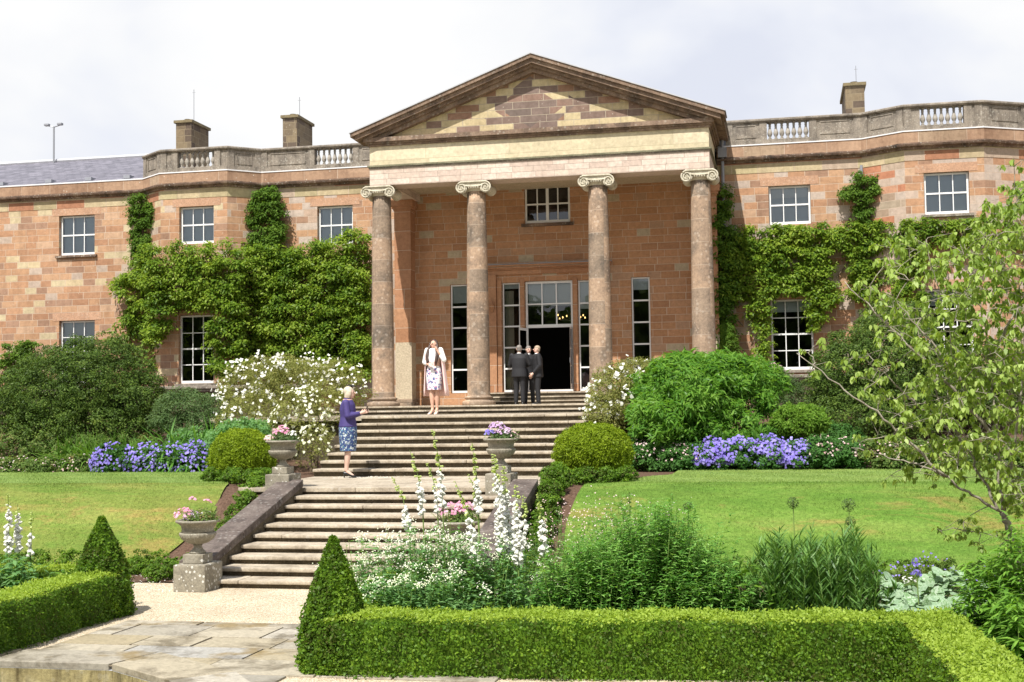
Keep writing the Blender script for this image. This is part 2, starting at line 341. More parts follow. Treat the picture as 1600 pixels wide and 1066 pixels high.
def gravelmat():
    m, nt, b, out = newmat('pale_gravel'); N = NT(nt); P = N.pos()
    vo = N.n('ShaderNodeTexVoronoi'); vo.inputs['Scale'].default_value = 75; N.l(P, vo.inputs['Vector'])
    sh = N.n('ShaderNodeSeparateColor'); N.l(vo.outputs['Color'], sh.inputs[0])
    c = N.ramp(sh.outputs[0], [(0, (.25, .19, .12)), (.15, (.5, .41, .28)), (.5, (.6, .51, .37)), (.8, (.67, .59, .46)), (1, (.76, .7, .6))])
    n = N.noise(1.1, 6, .65, P); c = N.mix(1.0, c, N.ramp(n, [(.3, (.82, .8, .78)), (.7, (1.08, 1.08, 1.06))]), 'MULTIPLY')
    c = N.mix(N.ramp(vo.outputs['Distance'], [(.45, (0, 0, 0)), (.8, (.7, .7, .7))]), c, (.22, .17, .11))
    N.l(c, b.inputs['Base Color']); b.inputs['Roughness'].default_value = .9; b.inputs['Specular IOR Level'].default_value = .2
    N.bump(vo.outputs['Distance'], .7, -.008, b); return m
mt['gravel'] = gravelmat()
def lawnmat(name, blade=False):
    m, nt, b, out = newmat(name); N = NT(nt); P = N.pos()
    mp = N.n('ShaderNodeMapping'); mp.inputs['Scale'].default_value = (.35, 1.5, 1.5); N.l(P, mp.inputs[0])
    n1 = N.noise(1.1, 5, .62, mp.outputs[0], .4); n2 = N.noise(16, 6, .75, P); n3 = N.noise(.75, 3, .5, P); n4 = N.noise(60, 3, .8, P)
    g = N.ramp(n1, [(.34, (.075, .17, .022)), (.5, (.115, .225, .034)), (.66, (.17, .265, .055))])
    # the bank is drier than the flat lawn above it
    sp = N.n('ShaderNodeSeparateXYZ'); N.l(P, sp.inputs[0]); flat = N.math('GREATER_THAN', sp.outputs[1], 20.55)
    left = N.math('LESS_THAN', sp.outputs[0], -6.)
    g = N.mix(N.math('MULTIPLY', N.math('SUBTRACT', 1., flat), N.math('ADD', .1, N.math('MULTIPLY', left, .3))), g, N.ramp(N.noise(1.3, 5, .7, mp.outputs[0], .6), [(.38, (.15, .19, .035)), (.6, (.33, .25, .085))]))
    g = N.mix(N.math('MULTIPLY', flat, .6), g, (.27, .36, .12))
    mp2 = N.n('ShaderNodeMapping'); mp2.inputs['Scale'].default_value = (.5, .9, 1.8); N.l(P, mp2.inputs[0])
    pt = N.ramp(N.noise(.95, 6, .75, mp2.outputs[0], .8), [(.54, (0, 0, 0)), (.64, (1, 1, 1))]); low = N.math('LESS_THAN', sp.outputs[2], .95)
    g = N.mix(N.math('MULTIPLY', pt, N.math('ADD', .08, N.math('MULTIPLY', low, .36))), g, (.36, .21, .09))
    st = N.math('GREATER_THAN', N.math('SINE', N.math('MULTIPLY', sp.outputs[1], 5.2)), 0.)
    g = N.mix(N.math('MULTIPLY', st, .3), g, N.mix(1.0, g, (.72, .8, .7), 'MULTIPLY'))
    g = N.mix(1.0, g, N.ramp(n2, [(.25, (.55, .58, .5)), (.75, (1.35, 1.32, 1.3))]), 'MULTIPLY')
    g = N.mix(1.0, g, N.ramp(n4, [(.3, (.7, .7, .7)), (.7, (1.25, 1.25, 1.2))]), 'MULTIPLY')
    if blade:
        gg = N.n('ShaderNodeNewGeometry'); g = N.mix(1.0, g, N.ramp(gg.outputs['Random Per Island'], [(0, (.75, .8, .7)), (1, (1.5, 1.4, 1.3))]), 'MULTIPLY')
    N.l(g, b.inputs['Base Color']); b.inputs['Roughness'].default_value = .8; b.inputs['Specular IOR Level'].default_value = .15
    N.bump(n2, .8, .03, b); return m
mt['lawn'] = lawnmat('mown_grass'); mt['blade'] = lawnmat('grass_blade', True)
def pavemat():
    m, nt, b, out = newmat('flagstone'); N = NT(nt); g = N.n('ShaderNodeNewGeometry'); P = g.outputs['Position']
    c = N.ramp(g.outputs['Random Per Island'], [(0, (.26, .24, .20)), (.3, (.37, .33, .25)), (.55, (.31, .26, .165)), (.8, (.40, .37, .31)), (1, (.28, .28, .27))])
    n1 = N.noise(1.7, 7, .7, P, .5); n2 = N.noise(22, 6, .7, P)
    c = N.mix(N.ramp(n1, [(.48, (0, 0, 0)), (.62, (1, 1, 1))]), c, N.mix(1.0, c, (.5, .47, .42), 'MULTIPLY'))
    c = N.mix(N.ramp(N.noise(1.1, 5, .6, P), [(.58, (0, 0, 0)), (.66, (.8, .8, .8))]), c, (.2, .14, .05))
    c = N.mix(1.0, c, N.ramp(n2, [(.3, (.75, .75, .75)), (.7, (1.25, 1.25, 1.25))]), 'MULTIPLY')
    N.l(c, b.inputs['Base Color']); N.l(N.ramp(n1, [(.45, (.8, .8, .8)), (.65, (.4, .4, .4))]), b.inputs['Roughness']); N.bump(n2, .3, .01, b); return m
mt['pave'] = pavemat()
# leaves
L_ = dict(
 ivy=leafmat('wisteria_leaf', [(0.054, 0.122, 0.015), (0.117, 0.204, 0.021), (0.207, 0.306, 0.033), (0.324, 0.408, 0.067)], .4, .42, patch=1.3, amp=1.25),
 ivyd=leafmat('climber_dark_leaf', [(0.044, 0.099, 0.013), (0.088, 0.171, 0.02), (0.165, 0.264, 0.035)], .35),
 ivyg=leafmat('climber_glossy_leaf', [(.08, .15, .02), (.16, .24, .04), (.32, .38, .12)], .35, .3),
 dark=leafmat('dark_shrub_leaf', [(0.026, 0.052, 0.009), (0.048, 0.09, 0.014), (0.088, 0.146, 0.024), (0.158, 0.213, 0.038)], .2, .5, 1.6),
 peony=leafmat('peony_leaf', [(.05, .14, .02), (.09, .22, .03), (.15, .3, .04), (.23, .39, .08)], .4, .35),
 grey=leafmat('grey_green_leaf', [(.05, .10, .03), (.09, .15, .05), (.15, .21, .085)], .3),
 mound=leafmat('bright_mound_leaf', [(0.077, 0.176, 0.02), (0.143, 0.264, 0.03), (0.22, 0.352, 0.05)], .4),
 rose=leafmat('rose_leaf', [(0.083, 0.11, 0.028), (0.165, 0.187, 0.044), (0.275, 0.275, 0.088), (0.22, 0.253, 0.066)], .3),
 box=leafmat('box_leaf', [(0.086, 0.108, 0.02), (0.07, 0.151, 0.014), (0.103, 0.205, 0.016), (0.162, 0.275, 0.024), (0.248, 0.367, 0.038)], .35, .5, 3.2, spec=.2, amp=1.7),
 boxtop=leafmat('box_top_leaf', [(.20, .30, .035), (.29, .40, .055), (.40, .51, .10)], .4, .4, 2),  # paler leaf colour for the hedge tops and their shoots
 yew=leafmat('golden_yew_leaf', [(0.107, 0.17, 0.011), (0.189, 0.27, 0.014), (0.279, 0.37, 0.023)], .3, .5, 3),
 strap=leafmat('strap_leaf', [(0.068, 0.182, 0.026), (0.121, 0.273, 0.046), (0.216, 0.39, 0.091)], .4, .35),
 iris=leafmat('grassy_leaf', [(0.065, 0.15, 0.024), (0.117, 0.237, 0.036), (0.182, 0.312, 0.06)], .35),
 cover=leafmat('ground_cover_leaf', [(.06, .11, .025), (.1, .17, .04), (.16, .24, .06), (.3, .2, .1)], .35, patch=3),
 gera=leafmat('geranium_leaf', [(0.036, 0.102, 0.022), (0.06, 0.156, 0.033), (0.096, 0.216, 0.044)], .3),
 herb=leafmat('valerian_leaf', [(0.093, 0.212, 0.069), (0.159, 0.317, 0.11), (0.251, 0.423, 0.165)], .4, patch=4),
 arte=leafmat('feathery_leaf', [(0.058, 0.176, 0.027), (0.109, 0.267, 0.048), (0.204, 0.393, 0.082), (0.379, 0.562, 0.205)], .35, patch=3),
 willow=leafmat('willow_leaf', [(0.066, 0.16, 0.041), (0.118, 0.239, 0.059), (0.196, 0.346, 0.087)], .3, .35),
 gold=leafmat('golden_rod_leaf', [(0.091, 0.213, 0.036), (0.167, 0.326, 0.048), (0.283, 0.477, 0.085)], .4, .35, 3),
 foxl=leafmat('foxglove_leaf', [(.035, .10, .02), (.06, .15, .03), (.1, .2, .05)], .3),
 brun=leafmat('silver_leaf', [(.22, .33, .2), (.36, .47, .33), (.12, .24, .08), (.45, .54, .42), (.3, .4, .27)], .2, .6, 26, amp=2.2),
 corn=leafmat('dogwood_leaf', [(0.123, 0.199, 0.036), (0.212, 0.312, 0.064), (0.328, 0.441, 0.108), (0.491, 0.597, 0.229)], .45, .38, 1.4),
 white=leafmat('white_petal', [(.78, .78, .7), (.85, .85, .8)], .3, .6, tcol=(1, 1, 1)),
 cream=leafmat('cream_petal', [(.7, .74, .45), (.82, .83, .65), (.86, .86, .78)], .3, .6, tcol=(1, 1, 1)),
 violet=leafmat('violet_petal', [(.20, .15, .58), (.3, .24, .72), (.46, .42, .82)], .35, .6, tcol=(1, 1, 1)),
 pink=leafmat('pink_petal', [(.62, .2, .36), (.78, .38, .52), (.8, .6, .72)], .35, .6, tcol=(1, 1, 1)),
 lilac=leafmat('lilac_petal', [(.42, .28, .62), (.68, .45, .68), (.8, .74, .85)], .35, .6, tcol=(1, 1, 1), patch=12),
 palep=leafmat('pale_pink_petal', [(.7, .42, .42), (.8, .6, .58), (.82, .76, .74)], .35, .6, tcol=(1, 1, 1)),
 bud=leafmat('green_bud', [(.4, .5, .14), (.62, .68, .34)], .3, .6), stem=leafmat('green_stem', [(.12, .2, .05), (.2, .28, .08)], .1))
mt['bark'] = stone('grey_bark', (.34, .31, .24), (.18, .15, .12), (.46, .42, .36), 14, .9, bump=.6)
mt['twig'] = stone('brown_twig', (.16, .12, .08), (.08, .06, .04), (.24, .19, .13), 14, .9)
mt['chair'] = None
# ------------------------------------------------------------------ terrain
def sm(t): t = np.clip(t, 0, 1); return t*t*(3-2*t)
def T(x, y):
    y = np.asarray(y, float)
    return 1.1*sm((y-17.5)/2.9)*1.0+1.1*np.clip((y-24.9)/8.4, 0, 1)
def sheet(name, xs, ys, zf, mat, kind='structure', mask=None):
    X, Y = np.meshgrid(xs, ys); Z = zf(X, Y); V = np.stack([X, Y, Z], -1).reshape(-1, 3); nx = len(xs); F = []
    for j in range(len(ys)-1):
        for i in range(nx-1):
            if mask and not mask((xs[i]+xs[i+1])/2, (ys[j]+ys[j+1])/2): continue
            F.append((j*nx+i, j*nx+i+1, (j+1)*nx+i+1, (j+1)*nx+i))
    me = fast_mesh(name, V, np.array(F)); o = link(name, me, mat, None, True); o['kind'] = kind; return o
# gravel ground reaching the horizon with a hole for the pond, stopping at the foot of the bank
pond = [(-14., 10.78), (-6.12, 10.88), (-5.25, 10.29), (-4.55, 9.4), (-4.5, 7.0), (-14., 6.6)]
def flat_poly(name, outer, holes, z, mat):
    loops = [[Vector((x, y, 0)) for x, y in outer]]+[[Vector((x, y, 0)) for x, y in h] for h in holes]
    tris = tessellate_polygon(loops); pts = [(x, y, z) for lp in [outer]+holes for x, y in lp]
    mb = MB(); mb.add(pts, [tuple(t) for t in tris]); o = mb.build(name, mat); 
    me = o.data
    if me.polygons and me.polygons[0].normal.z < 0: me.flip_normals()
    o['kind'] = 'structure'; return o
flat_poly('gravel_ground', [(-600, -600), (600, -600), (600, 16.9), (-600, 16.9)], [pond], 0, mt['gravel'])
xs = np.concatenate([[-600, -200, -80], np.arange(-40, 24, .35), [60, 200, 600]]); ys = np.concatenate([np.arange(16.3, 34.2, .3), [38.0, 60, 200, 600]])
def bedz(X, Y):
    z = T(X, Y)-.012
    z = np.where((Y < 16.95), .012+.02*np.sin(X*5)*np.sin(Y*7), z+.03*np.sin(X*3.1)*np.sin(Y*2.3)*(Y > 24.6)-.0)
    z = np.where((X > -7.75) & (X < -4.1) & (Y > 15) & (Y < 19.8), np.minimum(z, .0)-.08, z)
    z = np.where((X > -8.9) & (X < -3.7) & (Y > 19.5) & (Y < 36), 1.0+0*z, z)
    return z
sheet('flower_bed_soil', xs, ys, bedz, mt['soil'])
# lawns
Lc = [(-9.5, 17.55), (-9.0, 19.2), (-9.3, 20.4), (-9.9, 21.6), (-10.6, 22.6)]; Rc = [(-3.1, 17.3), (-3.25, 19.0), (-3.15, 20.3), (-2.6, 21.7), (-2.0, 22.9)]
def edge(c, y): return np.interp(y, [p[1] for p in c], [p[0] for p in c])
def lawn(name, left):
    ys = np.arange(17.35, 24.95, .15); t = np.concatenate([np.linspace(0, 1, 60)**1.0]); V = []; 
    for y in ys:
        e = edge(Lc if left else Rc, y); far = -45 if left else 30; back = 0
        for k in t:
            x = e+(far-e)*k
            V.append((x, y, float(T(x, y))+.022+.006*math.sin(x*4+y*3)))
    nx = len(t); F = [(j*nx+i, j*nx+i+1, (j+1)*nx+i+1, (j+1)*nx+i) for j in range(len(ys)-1) for i in range(nx-1)]
    me = fast_mesh(name, V, F)
    if me.polygons[0].normal.z < 0: me.flip_normals()
    o = link(name, me, mt['lawn'], None, True); o['kind'] = 'structure'
    n = 170000; y = rng.uniform(17.36, 24.9, n); e = edge(Lc if left else Rc, y)
    lim = 14 if left else 12; x = e+(-1 if left else 1)*rng.uniform(0, lim, n)
    P = np.stack([x, y, T(x, y)+.02], 1); D = unit(np.stack([rng.normal(size=n)*.5, rng.normal(size=n)*.5, np.ones(n)], 1))
    S = unit(np.cross(D, rnd(n))); Lh = rng.uniform(.012, .032, n)[:, None]; w = .0032
    V = np.stack([P-S*w, P+S*w, P+D*Lh], 1).reshape(-1, 3)
    g = link('grass_blades', fast_mesh('grass_blades', V, np.arange(n*3).reshape(-1, 3)), mt['blade'])
    tag(g, 'short mown grass blades of the %s lawn' % ('left hand' if left else 'right hand'), 'grass', kind='stuff')
lawn('lawn', True); lawn('lawn', False)
# paving slabs
def inpoly1(x, y):
    r = False
    for i in range(len(pond)):
        (x1, y1), (x2, y2) = pond[i], pond[(i+1) % len(pond)]
        if (y1 > y) != (y2 > y) and x < (x2-x1)*(y-y1)/(y2-y1)+x1: r = not r
    return r
def dpond(x, y):
    if inpoly1(x, y): return 0
    return min(float(np.linalg.norm(np.array([x, y])-(np.array(a)+(np.array(b)-np.array(a))*np.clip(np.dot(np.array([x, y])-np.array(a), np.array(b)-np.array(a))/np.dot(np.array(b)-np.array(a), np.array(b)-np.array(a)), 0, 1)))) for a, b in zip(pond, pond[1:]+pond[:1]))
mb = MB(); y = 8.0; rws = []
while y < 13.2:
    h = rng.uniform(.42, .72); rws.append((y, min(y+h, 13.25))); y += h
for (ya, yb) in rws:
    x = -7.25-rng.uniform(0, .5)
    while x < -2.4:
        w = rng.uniform(.6, 1.35); xa = max(x, -7.25); xb = x+w
        g = .012
        cx, cy = (xa+xb)/2, (ya+yb)/2
        inp = False
        for (qx, qy) in ((xa, ya), (xb, ya), (xa, yb), (xb, yb), (cx, cy)):
            pass
        if xb > (-4.3 if yb < 11.2 else -2.4): xb = min(xb, -4.3 if yb < 11.2 else -2.4)
        inp = all(inpoly1(qx, qy) for (qx, qy) in ((xa, ya), (xb, ya), (xa, yb), (xb, yb)))
        near = min(dpond(qx, qy) for (qx, qy) in ((xa, ya), (xb, ya), (xa, yb), (xb, yb), (cx, cy), (cx, ya), (cx, yb), (xa, cy), (xb, cy)))
        z0 = .014+rng.uniform(0, .006)
        if not inp and near > .05 and xb > xa+.1:
            mb.box(xa+g, xb-g, ya+g, yb-g, -.03, z0)
        elif xb > xa+.1:
            for ii in range(4):
                for jj in range(3):
                    ca, cb_, da, db = xa+(xb-xa)*ii/4, xa+(xb-xa)*(ii+1)/4, ya+(yb-ya)*jj/3, ya+(yb-ya)*(jj+1)/3
                    if min(dpond(qx, qy) for qx in (ca, cb_) for qy in (da, db)) > .12: mb.box(ca, cb_, da, db, -.03, z0)
        x += w
# coping round the pond, slabs following its edge
def off(poly, d):
    out = []; n = len(poly)
    for i in range(n):
        a, b, c = np.array(poly[i-1]), np.array(poly[i]), np.array(poly[(i+1) % n])
        n1 = np.array([(b-a)[1], -(b-a)[0]]); n1 = n1/np.linalg.norm(n1); n2 = np.array([(c-b)[1], -(c-b)[0]]); n2 = n2/np.linalg.norm(n2)
        q = (n1+n2); q = q/np.dot(q, n1); out.append(tuple(b-q*d))
    return out
po = off(pond, .6)
for i in range(len(pond)):
    a, b = np.array(pond[i]), np.array(pond[(i+1) % len(pond)]); A, B = np.array(po[i]), np.array(po[(i+1) % len(pond)])
    k = max(1, int(np.linalg.norm(b-a)/1.3))
    for j in range(k):
        s, t = j/k+.004, (j+1)/k-.004
        p = [a+(b-a)*s, a+(b-a)*t, A+(B-A)*t, A+(B-A)*s]
        vs = [(*q, .022) for q in p]+[(*q, -.04) for q in p]
        mb.add(vs, [(0, 1, 2, 3), (7, 6, 5, 4), (0, 4, 5, 1), (1, 5, 6, 2), (2, 6, 7, 3), (3, 7, 4, 0)])
o = mb.build('flagstone_paving', mt['pave'], bevel=.006, kind='structure')
flat_poly('paving_bed', [(-7.25, 11.0), (-4.3, 11.0), (-4.3, 13.25), (-7.25, 13.25)], [], .004, mt['soil'])
mb = MB(); n = len(pond)
for i in range(n):
    a, b = pond[i], pond[(i+1) % n]; mb.quad((*b, -.04), (*a, -.04), (*a, -.7), (*b, -.7))
mt['algae'] = stone('algae_wall', (.36, .30, .14), (.10, .09, .05), (.5, .44, .25), 2.5, 1, .1, streak=.9)
mb.build('pond_basin_wall', mt['algae'], kind='structure')
mw, nt, b, out = newmat('pond_water'); b.inputs['Base Color'].default_value = (.03, .035, .02, 1); b.inputs['Roughness'].default_value = .05
N = NT(nt); N.bump(N.noise(6, 2, .5, N.pos()), .15, .02, b)
flat_poly('pond_water', pond, [], -.42, mw)
# ------------------------------------------------------------------ staircase
XL, XR = -7.62, -4.12            # lower flight
def rag(mb, x0, x1, y0, y1, z0, z1, n=6):
    """a worn slab: nosing edge slightly uneven, split in stones"""
    xs = np.sort(np.concatenate([[x0, x1], rng.uniform(x0+.3, x1-.3, max(1, int((x1-x0)/1.3)))]))
    keep = [xs[0]]
    for v in xs[1:]:
        if v-keep[-1] > .45 or v == x1: keep.append(v)
    for a, b_ in zip(keep[:-1], keep[1:]):
        dz = rng.uniform(-.004, .004); dy = rng.uniform(-.008, .008)
        mb.box(a+.002, b_-.002, y0+dy, y1, z0, z1+dz)
def flight(root, k0, n, y0, tread, zs, xl, xr, xl2=None):
    for k in range(n):
        z = zs[k]; y = y0+tread*k; zp = zs[k-1] if k else zs[k]-(zs[1]-zs[0])
        a = xl if xl2 is None else xl+(xl2-xl)*k/n
        mb = MB(); rag(mb, a, xr, y, y+tread+.12, z-.052, z)
        s = mb.build('step', mt['step'], root, bevel=.016)
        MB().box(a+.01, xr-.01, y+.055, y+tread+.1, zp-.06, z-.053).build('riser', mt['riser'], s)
lowz = [.11*(i+1) for i in range(10)]
stairs = thing('stone_staircase', 'lower flight of wide stone garden steps rising from the gravel to the landing', 'steps', (-5.87, 15.9, 0))
flight(stairs, 0, 9, 15.9, .404, lowz[:9], XL, XR)
mb = MB(); 
ysl = [19.54, 20.3, 21.2, 22.1, 23.1]
for a, b_ in zip(ysl[:-1], ysl[1:]): rag(mb, -8.75, -3.85, a+.003, b_-.003, 1.03, 1.1)
mb.build('landing_slab', mt['step'], stairs, bevel=.01)
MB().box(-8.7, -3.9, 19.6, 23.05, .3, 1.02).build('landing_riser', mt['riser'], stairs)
upz = [1.1+.139*(i+1) for i in range(8)]
up = thing('stone_staircase', 'upper flight of stone steps between the rose bushes leading up to the terrace', 'steps', (-6.2, 22.9, 1.1))
flight(up, 0, 8, 22.9, .40, upz, -8.75, -3.9)
ter = MB(); 
for a, b_ in zip(np.arange(26.1, 34.9, 1.1), np.arange(27.2, 36, 1.1)): rag(ter, -12.6, -1.3, a, min(b_-.006, 35.2), 2.12, 2.212)
o = ter.build('terrace_paving', mt['step'], kind='structure')
MB().box(-12.5, -1.4, 26.3, 35.1, .6, 2.11).build('terrace_base', mt['riser'], kind='structure')
porch = thing('stone_staircase', 'two broad porch steps running the width of the portico under the columns', 'steps', (-7, 35, 2.2))
for k, (y, z, xa, xb) in enumerate(((35.0, 2.335, -12.9, -1.1), (35.38, 2.46, -12.6, -1.4))):
    mb = MB(); rag(mb, xa, xb, y, y+.5 if k == 0 else 36.4, z-.05, z)
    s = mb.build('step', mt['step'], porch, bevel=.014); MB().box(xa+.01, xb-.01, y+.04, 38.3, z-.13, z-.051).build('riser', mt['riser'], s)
mb = MB(); rag(mb, -12.5, -1.5, 36.41, 39.5, 2.4, 2.458); mb.build('porch_floor', mt['step'], porch)
# door steps
ds = thing('stone_staircase', 'short stone steps up to the open glazed door inside the portico', 'steps', (-7, 38.6, 2.46))
for k in range(3):
    mb = MB(); a = -9.6+.15*k; rag(mb, a, -4.4-.15*k, 38.45+.34*k, 39.5, 2.55+.13*k, 2.59+.13*k)
    s = mb.build('step', mt['step'], ds, bevel=.012)
    MB().box(a+.01, -4.41-.15*k, 38.485+.34*k, 39.5, 2.46+.13*k, 2.549+.13*k).build('riser', mt['riser'], s)
# sloping copings beside the lower flight, pedestals, urns
def coping(label, x0, x1):
    t = thing('stone_coping', label, 'wall', ((x0+x1)/2, 15.9, 0))
    y0, y1 = 16.0, 19.5; z0, z1 = .34, 1.24
    def prism(mb, xa, xb, ya, yb, za, zb, bot):
        mb.add([(xa, ya, za-bot), (xb, ya, za-bot), (xb, yb, zb-bot), (xa, yb, zb-bot), (xa, ya, za), (xb, ya, za), (xb, yb, zb), (xa, yb, zb)],
               [(0, 3, 2, 1), (4, 5, 6, 7), (0, 1, 5, 4), (1, 2, 6, 5), (2, 3, 7, 6), (3, 0, 4, 7)])
    mb = MB(); k = 3
    for i in range(k):
        a, b_ = i/k+.002, (i+1)/k-.002
        prism(mb, x0, x1, y0+(y1-y0)*a, y0+(y1-y0)*b_, z0+(z1-z0)*a+.0, z0+(z1-z0)*b_, .12)
    mb.build('coping_slab', mt['coping'], t, bevel=.015)
    mb = MB(); mb.add([(x0+.03, y0, -.1), (x1-.02, y0, -.1), (x1-.02, y1, -.1), (x0+.03, y1, -.1), (x0+.03, y0, z0-.122), (x1-.02, y0, z0-.122), (x1-.02, y1, z1-.122), (x0+.03, y1, z1-.122)],
               [(0, 3, 2, 1), (4, 5, 6, 7), (0, 1, 5, 4), (1, 2, 6, 5), (2, 3, 7, 6), (3, 0, 4, 7)])
    mb.build('side_wall', mt['riser'], t)
coping('dark weathered sloping stone coping on the left of the lower steps', -8.02, -7.6)
coping('dark weathered sloping stone coping right of the lower steps behind the foxgloves', -4.16, -3.76)
def pedestal(label, x, y, z, s=1.):
    t = thing('stone_pedestal', label, 'pedestal', (x, y, z), 'stone pedestals beside the steps')
    MB().box(x-.235*s, x+.235*s, y-.26, y+.28, z-.05, z+.37*s).build('block', mt['pedestal'], t, bevel=.02)
    MB().box(x-.15*s, x+.15*s, y-.15, y+.15, z+.371*s, z+.50*s).build('plinth', mt['pedestal'], t, bevel=.012)
    return z+.501*s
def urn(label, x, y, z, s=1.):
    t = thing('stone_urn', label, 'urn', (x, y, z), 'stone urns beside the steps')
    k = s
    MB().lathe((x, y, z), [(.10*k, 0), (.11*k, .015*k), (.075*k, .05*k), (.05*k, .09*k), (.065*k, .12*k)], 28).build('foot', mt['urn'], t, True)
    MB().lathe((x, y, z), [(.065*k, .12*k), (.13*k, .14*k), (.2*k, .19*k), (.232*k, .25*k), (.235*k, .275*k)], 96, flute=(.13*k, .27*k, 26)).build('bowl', mt['urn'], t, True)
    MB().lathe((x, y, z), [(.215*k, .276*k), (.205*k, .31*k), (.215*k, .36*k), (.25*k, .395*k), (.285*k, .41*k), (.29*k, .43*k), (.275*k, .44*k), (.2*k, .435*k), (.19*k, .40*k)], 48).build('rim', mt['urn'], t, True)
    return z+.43*k
def scatter_flowers(c, r, n, mat, size, parent, name='flowers', k=6, up=.6):
    d = rnd(n); d[:, 2] = np.abs(d[:, 2]); P = np.array(c)+d*np.array(r)*rng.uniform(.75, 1.08, (n, 1)); 
    return LB().add(discV(P, d+np.array([0, -.6, up]), rng.uniform(.7, 1.2, n)*size, k)).build(name, mat, parent)
def foliage_ball(c, r, n, mat, size, parent, name='foliage', aspect=.55, low=True):
    d = rnd(n); 
    if low: d[:, 2] = np.abs(d[:, 2])*1.1-.12
    P = np.array(c)+d*np.array(r)*rng.uniform(.3, 1.0, (n, 1))**.6
    return LB().add(leafV(P, d+rnd(n)*.6+np.array([0, 0, .5]), rng.uniform(.6, 1.2, n)*size, aspect)).build(name, mat, parent)
def potted(label, x, y, z, fl, dx=0, g='L'):
    t = thing('potted_flowers', label, 'flowers', (x, y, z), 'flowers planted in the stone urns')
    foliage_ball((x+.05, y, z+.0), (.26, .24, .17), 900, L_['cover'] if g == 'L' else L_['grey'], .045, t)
    for (ox, oz, rr, n, m) in fl: scatter_flowers((x+ox, y-.05, z+oz), (rr, rr, rr*.8), n, L_[m], .024, t, 'flower_head')
    b = rng.normal(size=(60, 3))*np.array([.1, .1, .02])+np.array([x, y, z]); LB().add(bladeV(b, rnd(60)*.6+np.array([0, 0, 1.]), .2, .008, .6)).build('stems', L_['stem'], t)
for (x, y, z, pl, ul, fl_l, fl, s) in (
 (-7.62, 15.75, 0, 'lichen spotted square pedestal at the foot of the steps on the left', 'carved stone urn on the lower left pedestal by the soil bed', 'pink and lilac flowers spilling from the lower left urn',
  [(-.17, .05, .14, 60, 'pink'), (-.06, .03, .12, 40, 'lilac'), (-.05, .27, .05, 8, 'pink'), (.14, .24, .055, 9, 'pink'), (.15, .1, .06, 6, 'white')], 1.),
 (-8.0, 19.62, 1.0, 'lichened pedestal at the top of the left coping beside the clipped yew ball', 'stone urn on the upper left pedestal beneath the white roses', 'pink flowers with grey leaves in the upper left urn beside the roses',
  [(.0, .12, .15, 60, 'pink'), (-.2, .02, .09, 30, 'palep'), (.18, .1, .08, 14, 'white')], .97),
 (-4.37, 19.62, 1.0, 'stone pedestal at the top of the right coping half hidden by foxglove spikes', 'stone urn standing against the upper steps on the right of the landing', 'lilac and purple petunias in the urn in front of the upper steps',
  [(-.05, .18, .12, 40, 'lilac'), (-.16, .07, .1, 40, 'violet'), (.05, .08, .13, 50, 'lilac'), (.2, .05, .08, 16, 'palep')], .97),
 (-4.08, 15.75, 0, 'low pedestal at the foot of the right coping hidden behind white valerian', 'urn at the foot of the right coping screened by foxgloves and valerian', 'deep pink flowers in the lower right urn glimpsed between foxgloves',
  [(-.1, .1, .17, 70, 'pink'), (.1, .15, .13, 50, 'pink')], 1.)):
    zt = pedestal(pl, x, y, z, s*.9 if z else .95); zt = urn(ul, x, y, zt, s); potted(fl_l, x, y, zt, fl, g='L' if z == 0 else 'R')
# ------------------------------------------------------------------ the house
house = thing('country_house', 'sandstone country house with a four column portico, canted bays and balustraded parapet', 'house', (-6.97, 38, 2.2))
YW, YB, YP = 39.6, 38.85, 39.56
XbL = [(aY(225, 279, YW)[0], YW), (aY(251, 272, YB)[0], YB), (aY(355, 265, YB)[0], YB), (aY(408, 269, YW)[0], YW)]
XbR = [(aY(1346, 221, YW)[0], YW), (aY(1412, 208, YB)[0], YB), (aY(1536, 203, YB)[0], YB), (aY(1600, 208, YW)[0]+.1, YW)]
ZT = 10.0
def rect(px0, py0, px1, py1, y):
    a = aY(px0, py0, y); b_ = aY(px1, py1, y); return [a[0], b_[0], min(a[2], b_[2]), max(a[2], b_[2])]
def wall_seg(mb, p0, p1, z0, z1, holes=(), depth=.17):
    L = math.dist(p0, p1); d = ((p1[0]-p0[0])/L, (p1[1]-p0[1])/L); n = (d[1], -d[0])
    def P(u, z, w=0): return (p0[0]+d[0]*u+n[0]*w, p0[1]+d[1]*u+n[1]*w, z)
    us = sorted({0, L, *[h[0] for h in holes], *[h[1] for h in holes]}); zs = sorted({z0, z1, *[h[2] for h in holes], *[h[3] for h in holes]})
    for a, b_ in zip(us[:-1], us[1:]):
        for c, e in zip(zs[:-1], zs[1:]):
            if any(h[0]-1e-6 <= a and b_ <= h[1]+1e-6 and h[2]-1e-6 <= c and e <= h[3]+1e-6 for h in holes): continue
            mb.quad(P(a, c), P(b_, c), P(b_, e), P(a, e))
    for (a, b_, c, e) in holes:
        mb.quad(P(a, c), P(a, c, -depth), P(b_, c, -depth), P(b_, c)); mb.quad(P(a, e), P(b_, e), P(b_, e, -depth), P(a, e, -depth))
        mb.quad(P(a, c), P(a, e), P(a, e, -depth), P(a, c, -depth)); mb.quad(P(b_, c), P(b_, c, -depth), P(b_, e, -depth), P(b_, e))
    return d
